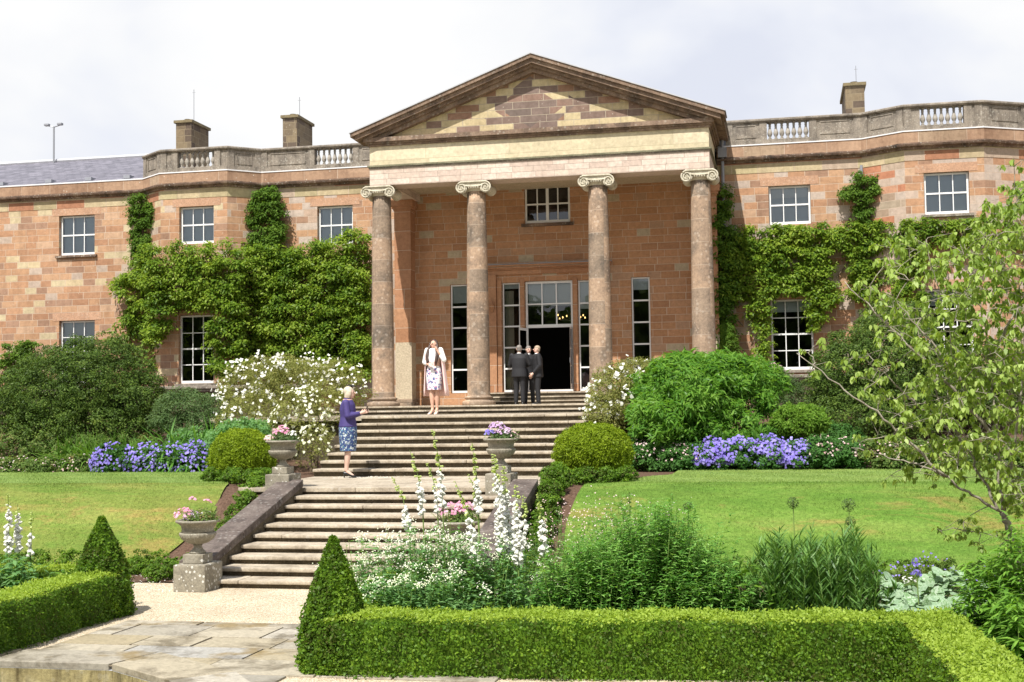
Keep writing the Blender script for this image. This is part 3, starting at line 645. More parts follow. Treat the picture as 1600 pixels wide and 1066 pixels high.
def window(y, r, cols, rows, mat_blind=None, bf=0, sill=None, rec=.13, meet=None, label=None, thick=1., brw=.028):
    """sash window on a wall plane facing -Y"""
    x0, x1, z0, z1 = r; mb = MB(); f = .065*thick; yo = y+rec
    mb.box(x0+.01, x0+f, yo, yo+.07, z0+.01, z1-.01); mb.box(x1-f, x1-.01, yo, yo+.07, z0+.01, z1-.01)
    mb.box(x0+f, x1-f, yo, yo+.07, z1-f, z1-.01); mb.box(x0+f, x1-f, yo-.002, yo+.07, z0+.01, z0+f*1.5)
    iw0, iw1, iz0, iz1 = x0+f, x1-f, z0+f*1.5, z1-f
    for i in range(1, cols):
        c = iw0+(iw1-iw0)*i/cols; mb.box(c-brw/2, c+brw/2, yo+.012, yo+.05, iz0, iz1)
    for j in range(1, rows):
        c = iz0+(iz1-iz0)*j/rows; w = .05 if (meet == j) else brw
        mb.box(iw0, iw1, yo+.008 if w > .04 else yo+.016, yo+.055, c-w/2, c+w/2)
    w_ = mb.build('window', mt['paint'], house)
    if label: w_['label'] = label
    MB().quad((iw0, yo+.03, iz0), (iw1, yo+.03, iz0), (iw1, yo+.03, iz1), (iw0, yo+.03, iz1)).build('pane', mt['glass'], w_)
    if thick == 1. and cols == 3 and z1 > 5:
        MB().box(x0-.24, x1+.24, y-.008, y+.05, z1+.003, z1+.26).build('lintel', mt['lintel'], w_)
    if bf > 0:
        zb = iz1-(iz1-iz0)*bf; MB().box(iw0-.02, iw1+.02, yo+.1, yo+.112, zb, iz1+.02).build('blind', mat_blind or mt['blind'], w_)
    if sill: MB().box(x0-.1, x1+.1, y-.09, y+.1, z0-.085, z0-.003).build('sill', mt['corn'] if sill == 1 else mt['parapet'], w_, bevel=.01)
    return w_
def hole(r, o): return (r[0]-o, r[1]-o, r[2], r[3])
# window rectangles from their corners in the photo
wFL = rect(92, 400, 148, 335, YW); wFL2 = rect(92, 546, 148, 500, YW); wFL2[2] = 3.4
wB = rect(280, 382, 334, 321, YB); wB2 = rect(279, 600, 334, 491, YB)
w3 = rect(496, 384, 551, 320, YW); w32 = [w3[0], w3[1], 3.4, 5.7]
r1 = rect(1202, 352, 1266, 288, YW); r12 = rect(1206, 579, 1270, 466, YW)
r2 = rect(1445, 336, 1514, 267, YB); r22 = [r2[0], r2[1], 3.4, 5.65]
zb = 1.9
mb = MB(); wall_seg(mb, (-36, YW), XbL[0], zb, ZT, [hole(wFL, -36), hole(wFL2, -36)]); mb.build('wall', mt['wallL'], house)
mb = MB(); wall_seg(mb, XbL[0], XbL[1], zb, ZT); wall_seg(mb, XbL[1], XbL[2], zb, ZT, [hole(wB, XbL[1][0]), hole(wB2, XbL[1][0])]); wall_seg(mb, XbL[2], XbL[3], zb, ZT)
mb.build('bay_wall', mt['wallL'], house)
mb = MB(); wall_seg(mb, XbL[3], (-12.1, YW), zb, ZT, [hole(w3, XbL[3][0]), hole(w32, XbL[3][0])]); mb.build('wall', mt['wallR2'], house)
mb = MB(); wall_seg(mb, (-1.85, YW), XbR[0], zb, ZT, [hole(r1, -1.85), hole(r12, -1.85)]); mb.build('wall', mt['wallR2'], house)
mb = MB(); wall_seg(mb, XbR[0], XbR[1], zb, ZT); mb.build('bay_wall', mt['wallR'], house)
mb = MB(); wall_seg(mb, XbR[1], XbR[2], zb, ZT, [hole(r2, XbR[1][0]), hole(r22, XbR[1][0])]); wall_seg(mb, XbR[2], XbR[3], zb, ZT); mb.build('bay_wall', mt['wallR2'], house)
mb = MB(); wall_seg(mb, XbR[3], (20, YW), zb, ZT); mb.build('wall', mt['wallL'], house)
window(YW, wFL, 3, 2, mt['blindb'], 1, 1, meet=1); window(YW, wFL2, 3, 4, mt['blind'], .35, 1, meet=2)
window(YB, wB, 3, 2, mt['blindb'], 1, 0, meet=1); window(YB, wB2, 3, 4, None, 0, 2, meet=2)
window(YW, w3, 3, 2, mt['blindb'], 1, 0, meet=1); window(YW, w32, 3, 4, None, 0, 0, meet=2)
window(YW, r1, 3, 2, mt['blindb'], 1, 0, meet=1); window(YW, r12, 3, 4, mt['blind'], .16, 2, meet=2)
window(YB, r2, 3, 2, mt['blindb'], 1, 2, meet=1); window(YB, r22, 3, 4, mt['blind'], .2, 2, meet=2)
mt['blindw'] = plain('pale_upper_blind', (.6, .63, .66), .8)
MB().box(r1[0]+.09, r1[1]-.09, YW+.19, YW+.196, r1[3]-.36, r1[3]-.07).build('blind', mt['blindw'], house)
# courses under the cornice, fascia, cornice, flashing
polyL = [(-36, YW)]+XbL+[(-12.05, YW)]; polyR = [(-1.88, YW)]+XbR+[(20, YW)]
def sweep(mb, poly, prof, close=False):
    n = len(poly); rows = []
    for i, p in enumerate(poly):
        a = np.array(poly[max(i-1, 0)]); b_ = np.array(poly[i]); c = np.array(poly[min(i+1, n-1)])
        d1 = b_-a if i > 0 else c-b_; d2 = c-b_ if i < n-1 else b_-a
        n1 = np.array([d1[1], -d1[0]])/np.linalg.norm(d1); n2 = np.array([d2[1], -d2[0]])/np.linalg.norm(d2); q = n1+n2; q = q/np.dot(q, n1)
        rows.append([(b_[0]+q[0]*w, b_[1]+q[1]*w, z) for (w, z) in prof])
    k = len(prof); vs = [v for r_ in rows for v in r_]
    fs = [(i*k+j, (i+1)*k+j, (i+1)*k+j+1, i*k+j+1) for i in range(n-1) for j in range(k-1)]
    fs += [tuple(range(k)), tuple(reversed(range((n-1)*k, n*k)))]
    mb.add(vs, fs)
for poly in (polyL, polyR):
    mb = MB(); sweep(mb, poly, [(-.02, 9.44), (.012, 9.44), (.012, 9.78), (-.02, 9.78)]); mb.build('frieze_course', mt['band'], house)
    mb = MB(); sweep(mb, poly, [(-.02, 9.76), (.05, 9.76), (.07, 9.81), (.17, 9.85), (.19, 9.905), (.09, 9.93), (.09, 9.96), (-.02, 9.96)]); mb.build('cornice', mt['corn'], house)
    mb = MB(); sweep(mb, poly, [(-.02, 9.961), (.06, 9.961), (.055, 10.29), (-.3, 10.29)]); mb.build('fascia', mt['fascia'], house)
    mb = MB(); sweep(mb, poly, [(-.3, 10.291), (.075, 10.291), (.075, 10.325), (-.3, 10.325)]); mb.build('flashing', mt['flash'], house)
# parapet with balustrades
def parapet(poly, gaps):
    par = bpy.data.objects.new('parapet', None); COL.objects.link(par); par.parent = house
    par.location = (0, 0, 0); par.matrix_parent_inverse = house.matrix_basis.inverted()
    mb = MB(); sweep(mb, poly, [(-.26, 10.326), (.035, 10.326), (.035, 10.46), (-.26, 10.46)]); mb.build('plinth', mt['parapet'], house)
    mb = MB(); sweep(mb, poly, [(-.30, 11.0), (.05, 11.0), (.085, 11.04), (.085, 11.085), (.02, 11.115), (-.3, 11.115)]); mb.build('coping', mt['parapet'], house)
    bpy.data.objects.remove(par); pps = []
    for a, b_ in zip(poly[:-1], poly[1:]):
        L = math.dist(a, b_); d = ((b_[0]-a[0])/L, (b_[1]-a[1])/L); cuts = []
        if abs(d[1]) < 1e-6:
            for (g0, g1) in gaps:
                if g0 >= a[0] and g1 <= b_[0]: cuts.append((g0-a[0], g1-a[0]))
        u = 0; parts = []
        for (c0, c1) in cuts: parts.append((u, c0)); u = c1
        parts.append((u, L))
        for (u0_, u1_) in parts:
            if u1_-u0_ < .05: continue
            mb = MB()
            mb.obox(a, d, u0_+(.001), u1_-.001, -.22, -.001, 10.461, 10.999)
            w = u1_-u0_
            # piers at the ends and a sunk panel drawn by a raised rim
            e0 = u0_+.0; pw = .22
            segs = [(u0_, min(u0_+pw, u1_))] + ([(max(u1_-pw, u0_+pw), u1_)] if w > .5 else [])
            for s0, s1 in segs: mb.obox(a, d, s0+.002, s1-.002, -.001, .03, 10.462, 10.998)
            if w > .9:
                p0, p1 = u0_+pw+.1, u1_-pw-.1
                mid = [(p0, p1)] if p1-p0 < 1.6 else [(p0, (p0+p1)/2-.15), ((p0+p1)/2+.15, p1)]
                for q0, q1 in mid:
                    mb.obox(a, d, q0, q1, -.0005, .016, 10.9, 10.93); mb.obox(a, d, q0, q1, -.0005, .016, 10.53, 10.56)
                    mb.obox(a, d, q0, q0+.03, -.0005, .016, 10.561, 10.899); mb.obox(a, d, q1-.03, q1, -.0005, .016, 10.561, 10.899)
            pps.append(mb.build('parapet', mt['parapet'], house))
    pp = pps[0]
    for (g0, g1) in gaps:
        yy = YB if (XbL[1][0] < g0 < XbL[2][0] or XbR[1][0] < g0 < XbR[2][0]) else YW
        n = 7 if g1-g0 > 1.15 else 6; stp = (g1-g0)/n
        for i in range(n):
            x = g0+stp*(i+.5)
            m2 = MB(); m2.box(x-.055, x+.055, yy+.055, yy+.165, 10.461, 10.495); m2.box(x-.055, x+.055, yy+.055, yy+.165, 10.965, 10.999)
            m2.lathe((x, yy+.11, 10.495), [(.035, 0), (.05, .02), (.032, .045), (.045, .08), (.072, .14), (.075, .19), (.055, .25), (.036, .32), (.032, .38), (.048, .395), (.034, .41), (.045, .47)], 14)
            m2.build('baluster', mt['balu'], pp, True)
gx = lambda p, q, y: (aY(p, 240, y)[0], aY(q, 240, y)[0])
gapsL = [gx(278, 335, YB), gx(492, 551, YW)]; gapsR = [gx(1199, 1265, YW), gx(1439, 1508, YB)]
parapet(XbL+[(-12.3, YW)], gapsL); parapet([(-1.6, YW)]+XbR+[(9.5, YW)], gapsR)
# roofs
mb = MB()
mb.quad((-40, YW+.1, 10.33), (XbL[0][0]+.3, YW+.1, 10.33), (XbL[0][0]-1.5, 44.6, 12.2), (-40, 44.6, 12.2))
mb.quad((XbL[0][0]+.3, YW+.1, 10.33), (XbL[0][0]+.3, YW+.3, 10.33), (XbL[0][0]+.3, 44.6, 10.4), (XbL[0][0]-1.5, 44.6, 12.2))
mb.build('slate_roof', mt['slate'], house)
MB().tube([(-40, 44.6, 12.22), (XbL[0][0]-1.5, 44.6, 12.22)], .09, 8).build('ridge_flashing', mt['lead'], house)
MB().box(-40, XbL[0][0], YW+.04, YW+.16, 10.326, 10.36).build('gutter', mt['lead'], house)
mb = MB(); mb.box(XbL[0][0], 12, YW+.3, 46.5, 10.2, 10.28); mb.box(XbL[1][0], XbL[2][0], YB+.28, YW+.3, 10.2, 10.279); mb.box(XbR[1][0], XbR[2][0], YB+.28, YW+.3, 10.2, 10.279)
mb.build('flat_roof', mt['lead'], house)
mb = MB(); mb.quad((XbL[3][0]+.5, 41.3, 10.3), (-1, 41.3, 10.3), (-1, 44.8, 11.2), (XbL[3][0]+.5, 44.8, 11.2)); mb.build('slate_roof', mt['slate'], house)
for px in (30, 160, 288/2+0, 1): pass
for px in (4, 79, 141, 201):
    p = aY(px, 286-px*.05, YW+.5); v = MB().box(p[0]-.12, p[0]+.12, YW+.35, YW+.7, 10.44, 10.56).build('roof_vent', mt['pipe'], house)
# chimneys
def chimney(px0, px1, pyt, pyb, dep, label, mirror=False):
    a = aY(px0, pyb, 45.); b_ = aY(px1, pyt, 45.); zt = b_[2]
    c = MB(); c.box(a[0], b_[0], 45., 45.+dep, 11.4, zt-.14); o = c.build('chimney', mt['chim'], house); o['label'] = label
    MB().box(a[0]-.07, b_[0]+.07, 44.93, 45.07+dep, zt-.139, zt-.03).build('chimney_cap', mt['chimd'], o, bevel=.01)
    MB().lathe(((a[0]+b_[0])/2, 45.35, zt-.03), [(.13, 0), (.14, .03), (.12, .09), (.13, .1)], 12).build('chimney_pot', mt['chimd'], o)
    return a, b_, zt, o
for (x0, x1, yt, yb, dep, lab, rod, top) in ((275, 299, 186, 235, 1.5, 'left hand stone chimney behind the bay', 303, 140), (442, 464, 178, 235, 1.6, 'stone chimney nearer the portico', 468, 152), (1322, 1350, 127, 190, 2.6, 'tall golden chimney on the right', 1337, 103)):
    a, b_, zt, o = chimney(x0, x1, yt, yb, dep, lab)
    p = aY(rod, top, 45.5); q = MB().tube([(p[0], 45.5, zt-.05), (p[0], 45.5, p[2])], .012, 6)
    q.tube([(p[0]-.06, 45.5, p[2]-.12), (p[0]+.06, 45.5, p[2]-.12)], .008, 5).build('lightning_rod', mt['metal'], o)
# portico ---------------------------------------------------------------
CX = -6.97; AX0, AX1 = -12.0, -1.93; ZA0, ZA1, ZM1, ZF1 = 9.06, 9.56, 9.66, 10.23
def stack(z0, z1, e, name, mat):
    mb = MB(); mb.box(AX0-e, AX1+e, 36.3-e, 37.05, z0, z1); mb.box(AX0-e, AX0+.62, 37.051, YW+.0, z0, z1); mb.box(AX1-.62, AX1+e, 37.051, YW, z0, z1)
    return mb.build(name, mat, house)
ea = stack(ZA0, ZA1, 0, 'architrave', mt['archi']); stack(ZA1+.001, ZA1+.05, .025, 'architrave_moulding', mt['parapet']); 
mt['mould'] = stone('green_stained_moulding', (.22, .21, .14), (.1, .1, .06), (.34, .32, .23), 4, .9)
stack(ZA1+.051, ZM1, .06, 'architrave_moulding', mt['mould']); stack(ZM1+.001, ZF1, -.004, 'frieze', mt['cream'])
MB().box(AX0+.6, AX1-.6, 37.0, YP+.05, 9.3, 9.4).build('portico_ceiling', mt['antapale'], house)
# horizontal cornice in three steps
mb = MB()
for (z0, z1, e) in ((ZF1+.001, ZF1+.07, .04), (ZF1+.071, ZF1+.12, .09), (ZF1+.121, ZF1+.25, .15)):
    mb.box(AX0-e, AX1+e, 36.3-e, 36.75, z0, z1); mb.box(AX0-e, AX0+.3, 36.751, YW, z0, z1); mb.box(AX1-.3, AX1+e, 36.751, YW, z0, z1)
mb.build('horizontal_cornice', mt['rake'], house)
# tympanum
zc = ZF1+.25; slope = (12.65-10.63)/(12.48-6.97)
hw = AX1-CX; mb = MB()
mb.add([(CX-hw-.2, 36.42, zc-.05), (CX+hw+.2, 36.42, zc-.05), (CX, 36.42, zc-.05+(hw+.2)*slope)], [(0, 1, 2)]); mb.build('tympanum', mt['tymp'], house)
def raker(dz0, dz1, yf, ext, name, mat, yb=36.9):
    mb = MB()
    for s in (-1, 1):
        xe = CX+s*(5.51+ext)
        def z(x): return 12.65-abs(x-CX)*slope
        vs = []
        for y in (yf, yb):
            vs += [(CX, y, z(CX)-dz0), (xe, y, z(xe)-dz0), (xe, y, z(xe)-dz1), (CX, y, z(CX)-dz1)]
        fs = [(0, 1, 2, 3), (7, 6, 5, 4), (0, 4, 5, 1), (1, 5, 6, 2), (2, 6, 7, 3)]
        if s > 0: fs = [tuple(reversed(f)) for f in fs]
        mb.add(vs, fs)
    return mb.build(name, mat, house)
rk = raker(.035, .15, 35.93, 0, 'raking_cornice', mt['rake']); raker(.151, .28, 36.0, -.12, 'raking_cornice', mt['rake']); raker(.281, .37, 36.13, -.35, 'raking_cornice', mt['rake']); raker(.371, .5, 36.22, -.6, 'raking_cornice', mt['rake'])
raker(.0, .034, 35.9, .03, 'roof_lead_edge', mt['lead'])
mb = MB()
for s in (-1, 1):
    xe = CX+s*5.5; vs = [(CX, 36.3, 12.63), (xe, 36.3, 12.63-5.5*slope), (xe, 43.5, 12.63-5.5*slope), (CX, 43.5, 12.63)]
    mb.add(vs, [(0, 1, 2, 3)] if s < 0 else [(3, 2, 1, 0)])
mb.build('portico_roof', mt['lead'], house)
mb = MB()
for s, xx in ((-1, AX0), (1, AX1)):
    a, b_ = sorted((xx, CX+s*5.45)); z1 = 12.65-5.45*slope-.03
    MB().box(a, b_, 36.3, YW, z1-.13, z1).build('side_cornice', mt['rake'], house)
# columns
colX = [-11.76, -8.82, -5.18, -2.22]
def volute(mb, x, s, y, z, r=.165):
    pts = []; rad = []
    for i in range(46):
        t = i/45; a = math.pi/2+s*(-1)*t*2*math.pi*2.3; rr = r*(1-.93*t)
        pts.append((x+rr*math.cos(a), y-.012*0-.02-.03*t, z+rr*math.sin(a))); rad.append(.020*(1-.55*t)+.004)
    mb.tube(pts, rad, 6)
protoc = None
def column(x):
    y = 36.7; z0 = 2.46; zt = 8.82
    prof = [(.345, z0+.26)]
    for i in range(13):
        t = i/12; r = .338-.065*(t**1.8); prof.append((r, z0+.28+(zt-z0-.28)*t))
    o = MB().lathe((x, y, 0), prof, 40).build('column', mt['column'], house, True)
    MB().lathe((x, y, z0), [(.475, 0), (.49, .03), (.495, .08), (.48, .12), (.43, .135), (.385, .16), (.38, .18), (.41, .195), (.425, .225), (.41, .255), (.36, .265), (.35, .28)], 40).build('column_base', mt['column'], o, True)
    mb = MB(); zc_ = 8.86
    for s in (-1, 1):
        xv = x+s*.365
        for (yy, q) in ((y-.37, 1), (y+.37, -1)):
            mb.add([(xv+.165*math.cos(a), yy, zc_+.165*math.sin(a)) for a in np.linspace(0, 2*math.pi, 28, endpoint=False)], [tuple(range(28)) if q < 0 else tuple(reversed(range(28)))])
        # the roll between the two faces, narrower in its middle
        pr = [(.165, -.37), (.16, -.3), (.115, -.12), (.10, 0), (.115, .12), (.16, .3), (.165, .37)]; vs = []; n = 28
        for (r_, yy) in pr:
            for i in range(n): a = 2*math.pi*i/n; vs.append((xv+r_*math.cos(a), y+yy, zc_+r_*math.sin(a)))
        mb.add(vs, [(j*n+i, (j+1)*n+i, (j+1)*n+(i+1) % n, j*n+(i+1) % n) for j in range(6) for i in range(n)])
        volute(mb, xv, s, y-.365, zc_)
    # band joining the volutes and its sagging rim
    mb.box(x-.365, x+.365, y-.36, y+.36, zc_+.04, zc_+.162)
    mb.tube([(x-.365+.73*t, y-.385, zc_+.165) for t in np.linspace(0, 1, 9)], .02, 6)
    mb.tube([(x-.3+.6*t, y-.382, zc_+.065-.035*math.sin(math.pi*t)) for t in np.linspace(0, 1, 11)], .018, 6)
    for k in range(5): mb.ell((x-.14+.07*k, y-.35, zc_+.005), (.028, .05, .045), 8, 6)
    mb.lathe((x, y, zc_-.09), [(.275, 0), (.29, .03), (.34, .09), (.35, .13)], 32)
    mb.box(x-.40, x+.40, y-.40, y+.37, zc_+.163, zc_+.199)
    mb.build('capital', mt['capital'], o)
for x in colX: column(x)
# portico wall
n1 = rect(705, 613, 729, 444, YP); n2 = rect(989, 611, 1015, 432, YP); n1[1] = n1[0]+(n2[1]-n2[0]); n1[2] = n2[2] = 2.86
cen = rect(820, 350, 890, 288, YP); dr = rect(822, 608, 894, 437, YP); s1 = rect(786, 609, 812, 441, YP); s2 = rect(905, 609, 930, 436, YP)
for q in (dr, s1, s2): q[2] = 2.86
s1[3] = s2[3] = dr[3]-.02
mb = MB(); wall_seg(mb, (AX0+.02, YP), (AX1-.02, YP), 1.9, 9.5, [hole(q, AX0+.02) for q in (n1, n2, cen, dr, s1, s2)], .2)
0 and mb.quad((AX0+.02, YW, 1.9), (AX0+.02, YP, 1.9), (AX0+.02, YP, 9.06), (AX0+.02, YW, 9.06)); 0 and mb.quad((AX1-.02, YP, 1.9), (AX1-.02, YW, 1.9), (AX1-.02, YW, 9.06), (AX1-.02, YP, 9.06))
mb.build('portico_wall', mt['wallP'], house)
for sgn, x in ((-1, colX[0]), (1, colX[3])):
    x = aY(630, 450, 39.1)[0] if sgn < 0 else -14.0-aY(630, 450, 39.1)[0]
    a = MB(); a.box(x-.27, x+.27, 39.06, YP-.002, 4.5, 8.72); o = a.build('anta', mt['anta'], house)
    MB().box(x-.269, x+.269, 39.061, YP-.002, 2.7, 4.499).build('anta_foot', mt['antapale'], o)
    a = MB()
    for (z0, z1, e) in ((8.721, 8.78, .02), (8.781, 8.86, .06), (8.861, 9.055, .1)): a.box(x-.27-e, x+.27+e, 39.06-e, YP-.002, z0, z1)
    a.build('anta_cap', mt['anta'], o)
    a = MB(); a.box(x-.36, x+.36, 38.96, YP-.002, 2.46, 2.58); a.box(x-.31, x+.31, 39.01, YP-.002, 2.581, 2.699); a.build('anta_base', mt['column'], o, bevel=.02)
window(YP, n1, 1, 5, mt['blind'], .16, rec=.08, brw=.05, thick=.8); window(YP, n2, 1, 5, mt['blindw'], .1, rec=.08, brw=.05, thick=.8)
window(YP, s1, 1, 5, mt['blind'], .04, rec=.1, brw=.05, thick=.8); window(YP, s2, 1, 5, mt['blind'], .25, rec=.1, brw=.05, thick=.8)
mb = MB()
for i in range(7):
    x = s1[0]+.06+i*.04; mb.tube([(x, YP+.32, 2.95), (x+.004, YP+.32, s1[3]-.25)], .02, 7)
mb.build('curtain', mt['curtain'], house)
# centre first floor window: two casement pairs
cw = window(YP, cen, 4, 2, mt['blindb'], .0, sill=0, rec=.05, meet=1, brw=.035); MB().box(cen[0]-.1, cen[1]+.1, YP-.08, YP+.05, cen[2]-.1, cen[2]-.003).build('sill', mt['corn'], cw)
xm = (cen[0]+cen[1])/2; MB().box(xm-.045, xm+.045, YP+.03, YP+.05, cen[2]+.02, cen[3]-.02).build('mullion', mt['paint'], cw)
# stone door surround
dsr = MB(); e0, e1 = s1[0]-.42, s2[1]+.42; zt = dr[3]
dsr.box(e0, s1[0]-.16, YP-.12, YP-.001, 2.86, zt+.22); dsr.box(s2[1]+.16, e1, YP-.12, YP-.001, 2.86, zt+.22)
for a, b_ in ((s1[0]-.15, s1[0]-.01), (s1[1]+.01, dr[0]-.01), (dr[1]+.01, s2[0]-.01), (s2[1]+.01, s2[1]+.15)): dsr.box(a, b_, YP-.05, YP-.001, 2.86, zt+.06)
dsr.box(e0, e1, YP-.07, YP-.001, zt+.221, zt+.36)
for k, (z0, z1, e) in enumerate(((.361, .4, .12), (.401, .47, .18), (.471, .52, .26))): dsr.box(e0-e*.4, e1+e*.4, YP-e, YP-.001, zt+z0, zt+z1)
dsr.build('door_surround', mt['anta'], house, bevel=.008)
MB().box(e0-.12, e1+.12, YP-.28, YP-.0012, zt+.521, zt+.545).build('door_hood_lead', mt['pipe'], house)
mb = MB()
for x in ((e0+s1[0]-.16)/2, (e1+s2[1]+.16)/2):
    mb.tube([(x, YP-.16, 5.75), (x, YP-.2, 5.62), (x, YP-.15, 5.5), (x, YP-.13, 5.4)], [.05, .09, .06, .03], 10)
mb.build('scroll_bracket', mt['anta'], house)
# glazed door: transom light, frame, open leaves
fr = MB(); yo = YP+.1; zm = aY(860, 509, YP)[2]
fr.box(dr[0]+.01, dr[0]+.07, yo, yo+.08, 2.87, zt-.01); fr.box(dr[1]-.07, dr[1]-.01, yo, yo+.08, 2.87, zt-.01)
fr.box(dr[0]+.07, dr[1]-.07, yo, yo+.08, zt-.08, zt-.01); fr.box(dr[0]+.07, dr[1]-.07, yo-.004, yo+.08, zm-.05, zm+.05); fr.box(dr[0]+.07, dr[1]-.07, yo, yo+.08, 2.87, 2.93)
for i in (1, 2):
    c = dr[0]+.07+(dr[1]-dr[0]-.14)*i/3; fr.box(c-.02, c+.02, yo+.01, yo+.06, zm+.05, zt-.08)
zz = (zm+.05+zt-.08)/2; fr.box(dr[0]+.07, dr[1]-.07, yo+.014, yo+.06, zz-.02, zz+.02)
door = fr.build('door', mt['paint'], house)
MB().quad((dr[0]+.07, yo+.04, zm+.05), (dr[1]-.07, yo+.04, zm+.05), (dr[1]-.07, yo+.04, zt-.08), (dr[0]+.07, yo+.04, zt-.08)).build('pane', mt['glass'], door)
MB().box(dr[0]+.08, dr[1]-.08, yo+.14, yo+.15, zz-.06, zt-.06).build('blind', mt['blind'], door)
def doorleaf(xh, s, ang):
    w = .62; mb = MB(); c, sn = math.cos(ang), math.sin(ang)
    def P(u, t, z): return (xh+s*(u*c)+s*t*sn*0, yo-.01-u*sn+t, z)
    def bx(u0_, u1_, z0, z1):
        vs = [P(u, t, z) for z in (z0, z1) for (u, t) in ((u0_, 0), (u1_, 0), (u1_, .04), (u0_, .04))]
        mb.add(vs, [(0, 3, 2, 1), (4, 5, 6, 7), (0, 1, 5, 4), (1, 2, 6, 5), (2, 3, 7, 6), (3, 0, 4, 7)])
    bx(0, .07, 2.93, zm-.06); bx(w-.07, w, 2.93, zm-.06); bx(.07, w-.07, 2.93, 3.1); bx(.07, w-.07, zm-.14, zm-.06)
    for z in (3.65, 4.2): bx(.07, w-.07, z-.015, z+.015)
    d = mb.build('door_leaf', mt['paint'], door)
    MB().quad(P(.07, .02, 3.1), P(w-.07, .02, 3.1), P(w-.07, .02, zm-.14), P(.07, .02, zm-.14)).build('pane', mt['glass'], d)
    MB().tube([P(w-.035, -.05, 3.75), P(w-.035, -.05, 3.9)], .012, 6).build('handle', mt['metal'], d)
doorleaf(dr[0]+.05, 1, R(104)); doorleaf(dr[1]-.05, -1, R(93))
# interior
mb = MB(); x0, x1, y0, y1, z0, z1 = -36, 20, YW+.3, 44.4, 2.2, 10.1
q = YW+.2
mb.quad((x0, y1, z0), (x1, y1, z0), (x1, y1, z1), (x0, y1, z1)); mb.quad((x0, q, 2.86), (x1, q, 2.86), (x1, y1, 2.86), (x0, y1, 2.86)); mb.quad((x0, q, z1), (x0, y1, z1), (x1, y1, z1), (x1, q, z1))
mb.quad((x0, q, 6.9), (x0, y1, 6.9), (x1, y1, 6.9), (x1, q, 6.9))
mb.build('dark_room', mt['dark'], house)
ml, nt, b, out = newmat('chandelier_bulb'); b.inputs['Emission Color'].default_value = (1, .6, .2, 1); b.inputs['Emission Strength'].default_value = 2.5
ch = MB(); p = aY(893, 497, 41.5)
for i in range(9):
    a = 2*math.pi*i/9; ch.ell((p[0]+.45*math.cos(a), 41.5+.45*math.sin(a), p[2]+.1*(i % 2)), (.022, .022, .035), 6, 5)
chd = MB().tube([(p[0], 41.5, p[2]+1.2), (p[0], 41.5, p[2]-.2)], .02, 6)
for i in range(9):
    a = 2*math.pi*i/9; chd.tube([(p[0], 41.5, p[2]-.1), (p[0]+.45*math.cos(a), 41.5+.45*math.sin(a), p[2]-.04)], .01, 5)
cho = thing('chandelier', 'chandelier with small warm bulbs hanging in the dark hall behind the open door', 'chandelier', (p[0], 41.5, p[2]))
chd.build('chandelier_arms', mt['metal'], cho); ch.build('bulbs', ml, cho)
# downpipes
mb = MB(); p = aY(1130, 300, YW-.12); mb.tube([(p[0], YW-.1, 2.3), (p[0], YW-.1, 9.9), (p[0], YW-.14, 10.1), (p[0], YW-.14, 10.9)], .05, 10)
mb.box(p[0]-.13, p[0]+.13, YW-.25, YW-.02, 9.95, 10.25); mb.build('downpipe', mt['pipe'], house)
p = aY(1346, 270, YW-.1); MB().tube([(p[0], YW-.1, 6), (p[0], YW-.1, 9.5)], .045, 10).build('downpipe', mt['pipe'], house)
# camera mast on the roof ridge
p0 = aY(84, 250, 44.4); p1 = aY(84, 198, 44.4); t = thing('camera_mast', 'thin mast with two small cameras on a crossbar above the slate roof', 'mast', (p0[0], 44.4, p0[2]-.2))
MB().tube([(p0[0], 44.4, p0[2]-.3), (p0[0], 44.4, p1[2])], .035, 8).build('pole', mt['metal'], t)
MB().tube([(p0[0]-.22, 44.4, p1[2]+.03), (p0[0], 44.4, p1[2]-.02), (p0[0]+.22, 44.4, p1[2]+.03)], .02, 6).build('crossbar', mt['metal'], t)
for s in (-1, 1): MB().box(p0[0]+s*.28-.1, p0[0]+s*.28+.1, 44.3, 44.45, p1[2]+.03, p1[2]+.12).build('camera', mt['pipe'], t, bevel=.02)
# terrace wall in front of the wings
for lab, xa, xb in (('low stone terrace wall with coping below the ivy on the left', -36, -12.9), ('low stone terrace wall with coping behind the bushes on the right', -.9, 16)):
    t = thing('terrace_wall', lab, 'wall', ((xa+xb)/2, 34, 2.1))
    MB().box(xa, xb, 34.0, 34.35, 1.6, 2.95).build('wall_base', mt['riser'], t)
    a = MB(); a.box(xa, xb, 33.92, 34.43, 2.951, 3.03); a.box(xa, xb, 33.86, 34.49, 3.031, 3.12); a.build('coping', mt['parapet'], t, bevel=.02)
